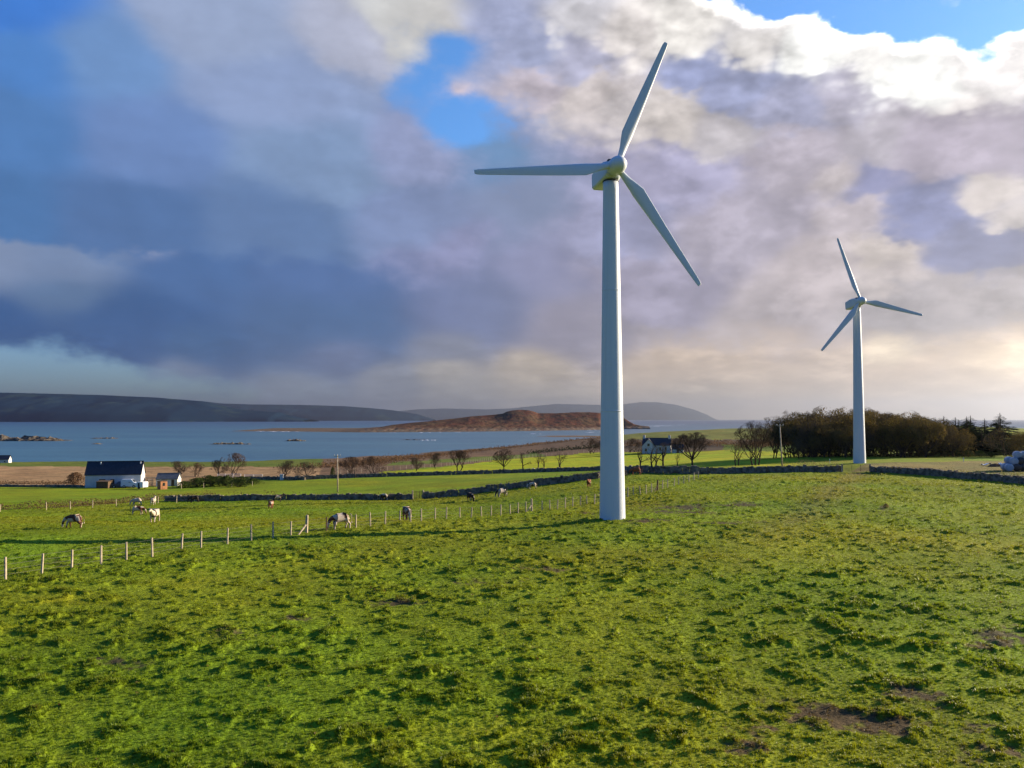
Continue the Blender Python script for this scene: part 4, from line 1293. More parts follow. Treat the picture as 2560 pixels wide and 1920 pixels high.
# ------------------------------------------------------------------ buildings
def gable_house(name, label, cat, p, rz, L, W, eave, ridge, wall_m, roof_m, over=0.2):
    """L along local X, W along local Y, front wall at y=0 facing -Y."""
    root = empty(name, p, rz); tag(root, label, cat)
    h = L / 2
    for (nm, vs, fs) in (('front_wall', [(-h, 0, -0.3), (h, 0, -0.3), (h, 0, eave), (-h, 0, eave), (-h, 0.25, -0.3), (h, 0.25, -0.3), (h, 0.25, eave), (-h, 0.25, eave)], None),
                         ('back_wall', [(-h, W - 0.25, -0.3), (h, W - 0.25, -0.3), (h, W - 0.25, eave), (-h, W - 0.25, eave), (-h, W, -0.3), (h, W, -0.3), (h, W, eave), (-h, W, eave)], None)):
        mb = MB(); mb.add(vs, [(0, 1, 2, 3), (5, 4, 7, 6), (1, 5, 6, 2), (4, 0, 3, 7), (3, 2, 6, 7), (1, 0, 4, 5)]); mb.build(nm, wall_m, root)
    for sx in (-1, 1):
        x0, x1 = sorted((sx * h, sx * (h - 0.25)))
        pr = [(0.25, -0.3), (W - 0.25, -0.3), (W - 0.25, eave), (W / 2, ridge - 0.12), (0.25, eave)]
        vs = [(x0, y, z) for y, z in pr] + [(x1, y, z) for y, z in pr]
        mb = MB(); mb.add(vs, [(4, 3, 2, 1, 0), (5, 6, 7, 8, 9)] + [(k, (k + 1) % 5, 5 + (k + 1) % 5, 5 + k) for k in range(5)]); mb.build('gable_wall', wall_m, root)
    roof = MB(); t = 0.14; sl = (ridge - eave) / (W / 2)
    for (ya, yb, za, zb) in ((-over, W / 2, eave - over * sl + 0.03, ridge), (W / 2, W + over, ridge, eave - over * sl + 0.03)):
        vs = [(-h - over, ya, za), (h + over, ya, za), (h + over, yb, zb), (-h - over, yb, zb)]; vs += [(x, y, z + t) for x, y, z in vs]
        roof.add(vs, [(0, 3, 2, 1), (4, 5, 6, 7), (0, 1, 5, 4), (1, 2, 6, 5), (2, 3, 7, 6), (3, 0, 4, 7)])
    ro = roof.build('roof', roof_m, root)
    rid = MB(); rid.box(-h - over, h + over, W / 2 - 0.12, W / 2 + 0.12, ridge + 0.06, ridge + 0.2); rid.build('ridge_cap', roof_m, ro)
    return root, ro


def opening(root, nm, x0, x1, z0, z1, glass_m, frame_m, y=0.0, depth=0.05, sill=True):
    w = MB(); w.box(x0, x1, y - 0.03, y + 0.02, z0, z1); o = w.build(nm, glass_m, root)
    f = MB(); b = 0.06
    for bx in ((x0 - b, x1 + b, z1, z1 + b), (x0 - b, x1 + b, z0 - b, z0), (x0 - b, x0, z0, z1), (x1, x1 + b, z0, z1)):
        f.box(bx[0], bx[1], y - 0.06, y + 0.015, bx[2], bx[3])
    f.build('frame', frame_m, o)
    return o


pb = gp(244, 1053); db = pb.y; k = db / F
bL = 111 * k; barn, broof = gable_house('barn', 'long white barn with steep dark slate roof in the left middle distance', 'barn', pb, R(12.5), bL * 1.0, 4.2, 28 * k, 54 * k, M['render'], M['slate'], 0.15)
opening(barn, 'window', (155 * 0.16 - 55.0 + 0) * 0 + (217 - 244) * k, (228 - 244) * k, 14 * k, 17.5 * k, M['glass'], M['wood_dark'])
opening(barn, 'door', (239.5 - 244) * k, (246 - 244) * k, 0.02, 17 * k, M['wood_dark'], M['wood_dark'])
for px in (215, 295):
    v = MB(); zz_ = 49 * k; yy = 4.2 / 2 * (zz_ - 28 * k) / (26 * k)
    v.box((px - 244) * k - 0.10, (px - 244) * k + 0.10, yy - 0.1, yy + 0.1, zz_ + 0.02, zz_ + 0.55); v.build('roof_vent', M['porcelain'], broof)
ps = gp(356, 1051); k = ps.y / F
shed, _r = gable_house('shed', 'small grey roofed white shed to the right of the barn', 'shed', ps + Vector((0, 1.0, 0)), R(8), 44 * k, 3.4, 15 * k, 26 * k, M['render'], M['slate_grey'], 0.12)
opening(shed, 'door', (366 - 356) * k, (371 - 356) * k, 0.02, 13 * k, M['wood_dark'], M['wood_dark'])


def hut(label, px, py, w, d, h, rz, mat, roof_m, win=True):
    p = gp(px, py); root = empty('wooden_hut', p, rz); tag(root, label, 'hut', 'little huts in front of the barn')
    n = max(3, int(w / 0.35))
    for side in range(4):
        Ls = w if side % 2 == 0 else d
        nn = max(3, int(Ls / 0.4))
        for i in range(nn):
            mb = MB(); a = -Ls / 2 + Ls * i / nn; e = 0.012 if i % 2 else 0.0
            mb.box(a + 0.006, a + Ls / nn - 0.006, -0.03 - e, 0.03, -0.2, h)
            off = (d if side % 2 == 0 else w) / 2
            mb.xform(Matrix.Rotation(side * math.pi / 2, 4, 'Z') @ Matrix.Translation((0, -off, 0)))
            mb.build('plank', mat, root)
    rf = MB(); rf.add([(-w / 2 - .12, -d / 2 - .12, h), (w / 2 + .12, -d / 2 - .12, h), (w / 2 + .12, d / 2 + .12, h + .22), (-w / 2 - .12, d / 2 + .12, h + .22), (-w / 2 - .12, -d / 2 - .12, h + .08), (w / 2 + .12, -d / 2 - .12, h + .08), (w / 2 + .12, d / 2 + .12, h + .30), (-w / 2 - .12, d / 2 + .12, h + .30)],
                      [(0, 3, 2, 1), (4, 5, 6, 7), (0, 1, 5, 4), (1, 2, 6, 5), (2, 3, 7, 6), (3, 0, 4, 7)]); rf.build('roof', roof_m, root)
    if win:
        mb = MB(); mb.box(w / 2 + 0.04, w / 2 + 0.07, -0.22, 0.22, h * 0.45, h * 0.85); mb.build('window', M['glass'], root)
    return root


hut('dark brown timber hut with flat roof standing against the white barn wall', 225, 1054.5, 2.7, 1.6, 1.45, R(-4), M['wood_dark'], M['wood_dark'], False)
hut('small orange brown timber hut with one window in front of the grey roofed shed', 350.5, 1057, 1.5, 1.5, 1.75, R(-42), M['wood_orange'], M['wood_dark'])


# vehicles
def car(label, px, py, paint, rz, L=4.1, van=False):
    p = gp(px, py); root = empty('parked_van' if van else 'parked_car', p, rz); tag(root, label, 'van' if van else 'car', 'vehicles parked by the barn')
    W = 1.7
    H = 1.95 if van else 1.42
    if van: pr = [(-L / 2, 0.35), (-L / 2, 1.75), (-L / 2 + 0.15, H), (L / 2 - 1.35, H), (L / 2 - 0.75, 1.25), (L / 2 - 0.05, 1.05), (L / 2, 0.75), (L / 2, 0.35)]
    else: pr = [(-L / 2, 0.35), (-L / 2, 0.85), (-L / 2 + 0.12, 0.95), (-L / 2 + 0.55, H - 0.05), (-L / 2 + 0.95, H), (0.35, H), (L / 2 - 1.15, 0.95), (L / 2 - 0.15, 0.82), (L / 2, 0.65), (L / 2, 0.35)]
    n = len(pr)
    vs = []
    for (y, ins) in ((-W / 2, 1), (-W / 2 + 0.04, 0), (W / 2 - 0.04, 0), (W / 2, 1)):
        for (x, z) in pr:
            tum = 0.10 * max(0, z - 0.9)
            yy = y + (tum if y < 0 else -tum)
            vs.append((x * (0.985 if ins else 1), yy, z if not ins else 0.35 + (z - 0.35) * 0.985))
    fs = [tuple(range(n)), tuple(range(3 * n, 4 * n))[::-1]]
    for r_ in range(3):
        for i in range(n):
            fs.append((r_ * n + i, (r_ + 1) * n + i, (r_ + 1) * n + (i + 1) % n, r_ * n + (i + 1) % n))
    mb = MB(); mb.add(vs, fs); mb.build('body', paint, root, bevel=0.03)
    for sy in (-1, 1):
        g = MB(); yo = sy * (W / 2 - 0.03)
        if van: q_ = [(L / 2 - 1.9, 1.25), (L / 2 - 1.0, 1.25), (L / 2 - 1.4, 1.75), (L / 2 - 1.9, 1.75)]
        else: q_ = [(-L / 2 + 0.45, 0.95), (L / 2 - 1.3, 0.95), (0.3, H - 0.1), (-L / 2 + 0.8, H - 0.1)]
        a = [(x, yo + sy * 0.012 - sy * 0.1 * max(0, z - 0.9), z) for x, z in q_]; b = [(x, y + sy * 0.015, z) for x, y, z in a]
        g.add(a + b, [(0, 1, 2, 3), (7, 6, 5, 4), (0, 4, 5, 1), (1, 5, 6, 2), (2, 6, 7, 3), (3, 7, 4, 0)]); g.build('side_window', M['glass'], root)
    ws = MB(); f0 = (L / 2 - 0.75, 1.25, L / 2 - 1.35, H) if van else (L / 2 - 1.15, 0.95, 0.35, H)
    ws.add([(f0[0] + .02, -W / 2 + .2, f0[1] + .05), (f0[0] + .02, W / 2 - .2, f0[1] + .05), (f0[2] + .06, W / 2 - .25, f0[3] - .05), (f0[2] + .06, -W / 2 + .25, f0[3] - .05)], [(0, 1, 2, 3)]); ws.build('windscreen', M['glass'], root)
    for sx in (-1, 1):
        for sy in (-1, 1):
            w = MB(); w.lathe([(0.16, -0.1), (0.31, -0.1), (0.32, -0.07), (0.32, 0.07), (0.31, 0.1), (0.16, 0.1)], 16); w.xform(Matrix.Translation((sx * (L / 2 - 0.75), sy * (W / 2 - 0.08), 0.32)) @ Matrix.Rotation(math.pi / 2, 4, 'X'))
            wo = w.build('wheel', M['rubber'], root, True)
            h_ = MB(); h_.lathe([(0.17, -0.104), (0.17, 0.104)], 12); h_.xform(Matrix.Translation((sx * (L / 2 - 0.75), sy * (W / 2 - 0.08), 0.32)) @ Matrix.Rotation(math.pi / 2, 4, 'X')); h_.build('rim', M['galv'], wo)
    for sy in (-1, 1):
        hl = MB(); hl.box(L / 2 - 0.06, L / 2 + 0.012, sy * 0.6 - 0.14, sy * 0.6 + 0.14, 0.62, 0.76); hl.build('headlight', M['porcelain'], root)
    return root


car('dark blue car parked against the white barn wall', 259, 1053.5, M['car_blue'], R(200), 3.8)
car('pale blue van parked at the right end of the white barn', 281, 1053.5, M['car_pale'], R(8), 3.6, True)
# white livestock trailer
p = gp(307, 1056); tr_ = empty('livestock_trailer', p, R(-20)); tag(tr_, 'small white livestock trailer between the barn and the grey roofed shed', 'trailer')
mb = MB(); ring_loft(mb, [(-0.75, octo(0.95, 0.35, 1.6, 0.12)), (0.75, octo(0.95, 0.35, 1.6, 0.12))]); mb.build('box_body', M['car_white'], tr_)
for sy in (-1, 1):
    w = MB(); w.lathe([(0.12, -0.08), (0.3, -0.08), (0.3, 0.08), (0.12, 0.08)], 14, '-Y'); w.xform(Matrix.Translation((-0.1, sy * 0.84, 0.30))); w.build('wheel', M['rubber'], tr_, True)
w = MB(); w.box(-0.5, 0.0, -0.80, -0.755, 0.55, 1.35); w.build('tailgate_opening', M['dark_gap'], tr_)
w = MB(); w.bar((-0.95, 0, 0.4), (-1.9, 0, 0.35), 0.05); w.build('drawbar', M['galv'], tr_)
# open timber crate by the trailer
p = gp(321, 1050); cr_ = empty('timber_crate', p + Vector((0, 0.8, 0)), R(10)); tag(cr_, 'pale timber crate with open front left of the grey roofed shed', 'crate')
for (a, b) in (((-0.5, -0.5), (0.5, -0.5)), ((0.5, -0.5), (0.5, 0.5)), ((0.5, 0.5), (-0.5, 0.5)), ((-0.5, 0.5), (-0.5, -0.5))):
    for z in (0.25, 0.7, 1.15):
        mb = MB(); mb.bar((a[0], a[1], z), (b[0], b[1], z), 0.07, 4); mb.build('slat', M['wood'], cr_)
    mb = MB(); mb.box(a[0] - 0.05, a[0] + 0.05, a[1] - 0.05, a[1] + 0.05, -0.1, 1.45); mb.build('corner_post', M['wood'], cr_)
mb = MB(); mb.box(-0.6, 0.6, -0.6, 0.6, 1.46, 1.52); mb.build('lid', M['wood'], cr_)

# pale rail fence and its stone pier
def rail_fence(label, pa, pb, h):
    a, b = gp(*pa), gp(*pb); root = empty('rail_fence', a); tag(root, label, 'rail fence', 'pale rail fences on the bank'); d = b - a
    n = max(2, int(d.length / 2.4))
    for i in range(n + 1):
        mb = MB(); q_ = d * (i / n); mb.box(q_.x - 0.06, q_.x + 0.06, q_.y - 0.06, q_.y + 0.06, q_.z - 0.2, q_.z + h); mb.build('post', M['wood_pale'], root)
    for z in (0.45, 0.8, 1.1):
        mb = MB(); mb.bar(Vector((0, -0.09, z * h / 1.2)), d + Vector((0, -0.09, z * h / 1.2)), 0.055, 4); mb.build('rail', M['wood_pale'], root)
rail_fence('pale rail fence on the green bank, left stretch nearest the barn', (470, 1033), (520, 1033), 1.25)
rail_fence('pale rail fence on the green bank, right stretch by the yard wall', (528, 1034), (567, 1034), 1.15)
p = gp(608.5, 1037); pr_ = empty('stone_pier', p, R(10)); tag(pr_, 'squat pale stone pier at the end of the yard wall', 'pier')
mb = MB(); mb.box(-0.42, 0.42, -0.42, 0.42, -0.2, 1.35, 0.02); mb.build('shaft', M['render'], pr_); mb = MB(); mb.box(-0.5, 0.5, -0.5, 0.5, 1.352, 1.48); mb.build('capstone', M['wood_pale'], pr_)

# white farmhouse among the bare trees
pf = gp(1418, 979); k = pf.y / F
fh, fr = gable_house('farmhouse', 'white farmhouse with two chimneys behind bare trees right of the big tower', 'house', pf, R(-14), 60 * k, 6.5, 17 * k, 32 * k, M['render'], M['slate'], 0.15)
for sx in (-1, 1):
    c_ = MB(); c_.box(sx * 27 * k - 0.55, sx * 27 * k + 0.55, 2.8, 3.7, 29 * k, 37 * k); c_.box(sx * 27 * k - 0.62, sx * 27 * k + 0.62, 2.73, 3.77, 37 * k + 0.002, 38.2 * k); co = c_.build('chimney', M['render'], fr)
    for dx in (-0.25, 0.25):
        pt = MB(); pt.lathe([(0.12, 0), (0.10, 0.35)], 8); pt.build('chimney_pot', M['wood_orange'], co, loc=(sx * 27 * k + dx, 3.25, 38.2 * k))
for x in (-18, -6, 8, 20):
    opening(fh, 'window', (x - 2) * k, (x + 2) * k, 6 * k, 13 * k, M['glass'], M['wood_pale'])
wg = MB(); pr = [(-14 * k, -0.3), (14 * k, -0.3), (14 * k, 15 * k), (0, 30 * k), (-14 * k, 15 * k)]
x0 = -16 * k
wg.add([(x0 + a, -2.2, z) for a, z in pr] + [(x0 + a, -0.01, z) for a, z in pr], [(0, 1, 2, 3, 4), (9, 8, 7, 6, 5)] + [(i, 5 + i, 5 + (i + 1) % 5, (i + 1) % 5) for i in range(5)]); wg.build('gabled_wing', M['render'], fh)
wr_ = MB()
for sg in (-1, 1):
    a = [(x0, -2.4, 30 * k + 0.1), (x0 + sg * 15.5 * k, -2.4, 13.4 * k + 0.1), (x0 + sg * 15.5 * k, 0.0, 13.4 * k + 0.1), (x0, 3.0, 30 * k + 0.1)]; a += [(x, y, z + 0.15) for x, y, z in a]
    wr_.add(a, [(0, 1, 2, 3), (4, 7, 6, 5), (0, 4, 5, 1), (1, 5, 6, 2), (2, 6, 7, 3), (3, 7, 4, 0)])
wr_.build('wing_roof', M['slate'], fh)
opening(fh, 'window', x0 - 2.5 * k, x0 + 2.5 * k, 15 * k, 21 * k, M['glass'], M['wood_pale'], y=-2.2)
opening(fh, 'window', x0 - 8 * k, x0 - 3 * k, 4 * k, 10 * k, M['glass'], M['wood_pale'], y=-2.2)
pa_ = gp(1466, 979); k = pa_.y / F
an, ar = gable_house('outbuilding', 'lower white outbuilding with dark roof joined in line right of the farmhouse', 'outbuilding', pa_ + Vector((0, 2.0, 0)), R(-14), 24 * k, 4.6, 8 * k, 18 * k, M['render'], M['slate'], 0.12)
opening(an, 'door', -2 * k, 2.4 * k, 0.02, 7.5 * k, M['wood_dark'], M['wood_dark'])
# cottage at the left edge
pc = gp(4, 999.5); k = pc.y / F
ct, cr2 = gable_house('cottage', 'dark roofed cottage by the shore at the left edge of the picture', 'cottage', pc, R(12), 26 * k, 4.2, 7 * k, 15 * k, M['render'], M['slate'], 0.2)
opening(ct, 'window', 4 * k, 7 * k, 1.2 * k, 3.6 * k, M['glass'], M['wood_pale'])

# marker posts
for (px, py, hh, lab) in ((1792.5, 1001, 9.5, 'short white marker post standing behind the wall left of the smaller turbine'), (2081.5, 998, 9, 'thin white marker post in the rough field right of the smaller turbine')):
    p = gp(px, py); k = p.y / F; root = empty('marker_post', p); tag(root, lab, 'post', 'white marker posts')
    mb = MB(); mb.bar((0, 0, -0.2), (0, 0, hh * k - 0.25), 0.05, 8); mb.build('shaft', M['wood_pale'], root); mb = MB(); mb.bar((0, 0, hh * k - 0.249), (0, 0, hh * k), 0.09, 8); mb.build('cap', M['porcelain'], root)

# ------------------------------------------------------------------ cows
def skin_mesh(name, joints, bones, mat, root=0, levels=1):
    """One continuous body grown over a skeleton. joints: (x, y, z, rx, ry)."""
    me = bpy.data.meshes.new(name + '_skeleton')
    me.from_pydata([j[:3] for j in joints], bones, [])
    o = bpy.data.objects.new(name + '_skeleton', me); col.objects.link(o)
    sk = o.modifiers.new('skin', 'SKIN'); sk.use_smooth_shade = True; sk.branch_smoothing = 0.6
    sub = o.modifiers.new('sub', 'SUBSURF'); sub.levels = levels; sub.render_levels = levels
    for i, j in enumerate(joints):
        me.skin_vertices[0].data[i].radius = (j[3], j[4]); me.skin_vertices[0].data[i].use_root = (i == root)
    bpy.context.view_layer.update()
    ev = o.evaluated_get(bpy.context.evaluated_depsgraph_get())
    out = bpy.data.meshes.new_from_object(ev); out.name = name
    bpy.data.objects.remove(o); bpy.data.meshes.remove(me)
    out.materials.clear(); out.materials.append(mat)
    out.polygons.foreach_set('use_smooth', [True] * len(out.polygons))
    return out


def cow_coat():
    m, nt, out = new_mat('cow_coat')
    oi = nt.node('ShaderNodeObjectInfo'); t = nt.node('ShaderNodeTexCoord').outputs['Object']
    off = nt.m('MULTIPLY', oi.outputs['Random'], 37.0)
    n = nt.noise(nt.v('ADD', t, nt.v('SCALE', (1.0, 1.3, 0.7), scale=off)), 1.35, 2, 0.4, dist=0.6)
    a = nt.m('SUBTRACT', 1.0, oi.outputs['Alpha'])          # alpha: share of white
    thr = nt.ramp(oi.outputs['Alpha'], 0.0, 1.0, 0.28, 0.66, False)
    k = nt.ramp(n, nt.m('SUBTRACT', thr, 0.015), nt.m('ADD', thr, 0.015))
    c = nt.mix(k, (0.44, 0.37, 0.29), oi.outputs['Color'])
    # dark hooves and pale muzzle stay where they are on the animal
    sp = nt.node('ShaderNodeSeparateXYZ'); nt.l.new(t, sp.inputs[0])
    c = nt.mix(nt.ramp(sp.outputs['Z'], 0.05, 0.09, 1.0, 0.0), c, (0.03, 0.025, 0.02))
    b = nt.node('ShaderNodeBsdfPrincipled'); b.inputs['Roughness'].default_value = 0.75; b.inputs['Specular IOR Level'].default_value = 0.2
    nt.l.new(c, b.inputs['Base Color']); nt.l.new(b.outputs[0], out.inputs['Surface'])
    return m


M['cow'] = cow_coat()
M['udder'] = simple_mat('udder_skin', (0.62, 0.40, 0.33), 0.7)


def cow_mesh(name, pose, step=0.0):
    J = [(-0.72, 0, 1.06, .26, .28), (-0.42, 0, 1.00, .35, .37), (0.0, 0, 0.90, .40, .44), (0.42, 0, 0.93, .36, .42), (0.68, 0, 1.00, .26, .33)]
    B = [(0, 1), (1, 2), (2, 3), (3, 4)]
    if pose == 'graze':
        nk = [(0.86, 0, 0.94, .15, .20), (1.04, 0, 0.70, .115, .15), (1.14, 0, 0.44, .125, .14), (1.16, 0, 0.24, .085, .10), (1.17, 0, 0.08, .07, .075)]
    elif pose == 'side':
        nk = [(0.86, 0.06, 0.98, .15, .20), (1.02, 0.24, 0.74, .115, .15), (1.08, 0.42, 0.46, .125, .14), (1.07, 0.50, 0.25, .085, .10), (1.06, 0.53, 0.08, .07, .075)]
    else:
        nk = [(0.86, 0, 1.18, .15, .19), (1.03, 0, 1.34, .115, .14), (1.18, 0, 1.42, .125, .14), (1.40, 0, 1.32, .085, .10), (1.55, 0, 1.24, .07, .075)]
    b0 = len(J); J += nk; B += [(4, b0)] + [(b0 + i, b0 + i + 1) for i in range(4)]
    hd = b0 + 2; hp = J[hd]
    for sy in (-1, 1):                       # ears
        e = len(J); up = 0.05
        J.append((hp[0] - 0.04, hp[1] + sy * 0.14, hp[2] + up + 0.06, .035, .03)); J.append((hp[0] - 0.06, hp[1] + sy * 0.27, hp[2] + up + 0.05, .05, .02)); B += [(hd, e), (e, e + 1)]
        s1 = step * sy
        f = len(J)                           # fore leg
        J += [(0.52, sy * 0.18, 0.70, .16, .14), (0.54 + s1 * .5, sy * 0.19, 0.44, .10, .09), (0.55 + s1, sy * 0.19, 0.30, .068, .064), (0.54 + s1 * 1.2, sy * 0.19, 0.10, .066, .062), (0.57 + s1 * 1.2, sy * 0.19, 0.02, .075, .07)]
        B += [(3, f)] + [(f + i, f + i + 1) for i in range(4)]
        f = len(J); s2 = -step * sy          # hind leg: stifle forward, hock backward
        J += [(-0.56, sy * 0.21, 0.82, .23, .17), (-0.48 + s2 * .3, sy * 0.21, 0.64, .155, .125), (-0.70 + s2 * .7, sy * 0.20, 0.43, .085, .078), (-0.66 + s2, sy * 0.20, 0.28, .064, .06), (-0.65 + s2 * 1.1, sy * 0.20, 0.10, .065, .062), (-0.61 + s2 * 1.1, sy * 0.20, 0.02, .075, .07)]
        B += [(1, f)] + [(f + i, f + i + 1) for i in range(5)]
    return skin_mesh(name, J, B, M['cow'], 2, 2)


cow_me = {'graze': cow_mesh('cow', 'graze', 0.07), 'side': cow_mesh('cow', 'side', -0.06), 'up': cow_mesh('cow', 'up', 0.05)}
tl = MB(); tl.tube([(-0.86, 0, 1.22), (-0.97, 0, 1.12), (-0.99, 0.01, 0.85), (-0.98, 0.02, 0.60)], [0.04, 0.03, 0.022, 0.02], 6); tl.tube([(-0.98, 0.02, 0.60), (-0.98, 0.02, 0.52), (-0.97, 0.02, 0.42)], [0.02, 0.055, 0.01], 6)
tail_me = tl.mesh('tail', M['cow'], True)
ud = MB(); ud.lathe([(0.05, -0.20), (0.13, -0.15), (0.17, -0.05), (0.16, 0.06), (0.08, 0.12)], 12); ud.xform(Matrix.Translation((-0.42, 0, 0.74))); udder_me = ud.mesh('udder', M['udder'], True)
BRN, RED, BLK, CRM = (0.085, 0.034, 0.018), (0.22, 0.075, 0.032), (0.030, 0.020, 0.016), (0.62, 0.46, 0.33)


def cow(px, py, hpx, heading, pose, c, white, label):
    """heading: 0 = facing right in the picture, 90 = facing away, 180 = left, 270 = towards the viewer."""
    p = gp(px, py); s_ = min(1.12, max(0.78, hpx / F * p.y / 1.40))
    o = bpy.data.objects.new('cow', cow_me[pose]); o.location = p; o.rotation_euler = (0, 0, R(heading) - math.atan2(p.x, p.y)); o.scale = (s_,) * 3; o.color = (*c, white); link(o)
    tag(o, label, 'cow', 'cows grazing in the field beyond the fence')
    for nm, me_ in (('tail', tail_me), ('udder', udder_me)):
        q_ = bpy.data.objects.new(nm, me_); q_.color = (*c, white); link(q_, o)
    return o


cow(160, 1141, 31, 150, 'graze', BRN, 0.48, 'dark headed cow with pale rump grazing alone, leftmost of the herd')
cow(297, 1112, 20, -8, 'graze', BRN, 0.50, 'white cow with red brown neck grazing towards the right, left group')
cow(334, 1128, 29, 250, 'up', RED, 0.93, 'cream white cow standing facing the viewer, in front of the left group')
cow(331, 1091, 17, 75, 'up', CRM, 0.92, 'small looking cream cow seen from behind at the brown hedge')
cow(296, 1092, 16, 172, 'graze', CRM, 0.85, 'pale grey white cow close to the brown hedge, farthest of the left group')
cow(420, 1086, 14, 184, 'graze', BLK, 0.06, 'almost black cow grazing at the left end of the dark stone wall')
cow(585, 1099, 19, 80, 'graze', RED, 0.36, 'red brown cow with white legs seen from behind, below the dark wall')
cow(599, 1084, 14, 8, 'up', BLK, 0.30, 'black cow with pale head standing in the shade of the dark wall')
cow(736, 1143, 36, 205, 'graze', BRN, 0.78, 'large white cow with dark brown head grazing just beyond the fence')
cow(879, 1125, 31, 285, 'graze', BRN, 0.34, 'brown cow with white stripe facing the viewer behind the fence posts')
cow(829, 1081, 15, 176, 'graze', BLK, 0.62, 'grey and white cow grazing beside the dark wall left of the small gate')
cow(1016, 1083, 19, 300, 'graze', BLK, 0.20, 'black cow with a white patch grazing right of the small gate')
cow(1084, 1074, 20, 215, 'graze', BLK, 0.55, 'black and white cow between the black cow and the uphill one by the wall')
cow(1150, 1057, 15, 190, 'side', BLK, 0.70, 'mostly white cow with dark head grazing by the climbing wall')
cow(1272, 1052, 17, 262, 'up', RED, 0.10, 'plain red brown cow facing the viewer just left of the big tower')
cow(1374, 1026, 18, 186, 'graze', RED, 0.14, 'dark brown cow with sunlit rump beside the wall right of the big tower')


# sheep in the bright field
def sheep(px, py, rz, label):
    p = gp(px, py); root = empty('sheep', p, R(rz), 0.95); tag(root, label, 'sheep', 'sheep in the bright green field')
    me_ = skin_mesh('body', [(-0.38, 0, 0.55, .18, .20), (-0.1, 0, 0.54, .26, .27), (0.25, 0, 0.55, .24, .25), (0.42, 0, 0.62, .13, .15), (0.56, 0, 0.70, .10, .11), (0.72, 0, 0.62, .06, .065),
                             (0.26, 0.11, 0.30, .05, .05), (0.26, 0.11, 0.02, .035, .035), (0.26, -0.11, 0.30, .05, .05), (0.26, -0.11, 0.02, .035, .035), (-0.3, 0.11, 0.30, .06, .06), (-0.32, 0.11, 0.02, .035, .035), (-0.3, -0.11, 0.30, .06, .06), (-0.32, -0.11, 0.02, .035, .035)],
                     [(0, 1), (1, 2), (2, 3), (3, 4), (4, 5), (2, 6), (6, 7), (2, 8), (8, 9), (1, 10), (10, 11), (1, 12), (12, 13)], M['sheep'], 1, 1)
    link(bpy.data.objects.new('body', me_), root)
    for sy in (-1, 1):
        e = MB(); e.tube([(0.5, sy * 0.06, 0.76), (0.47, sy * 0.18, 0.74)], [0.035, 0.012], 6); e.build('ear', M['sheep'], root)


sheep(1010, 1022, 40, 'sheep standing right beside the twin stemmed bare tree')
sheep(1142, 1018, 200, 'sheep left of a close pair in the bright field near the thin bare trees')
sheep(1153, 1017, 150, 'sheep right of a close pair in the bright field near the thin bare trees')


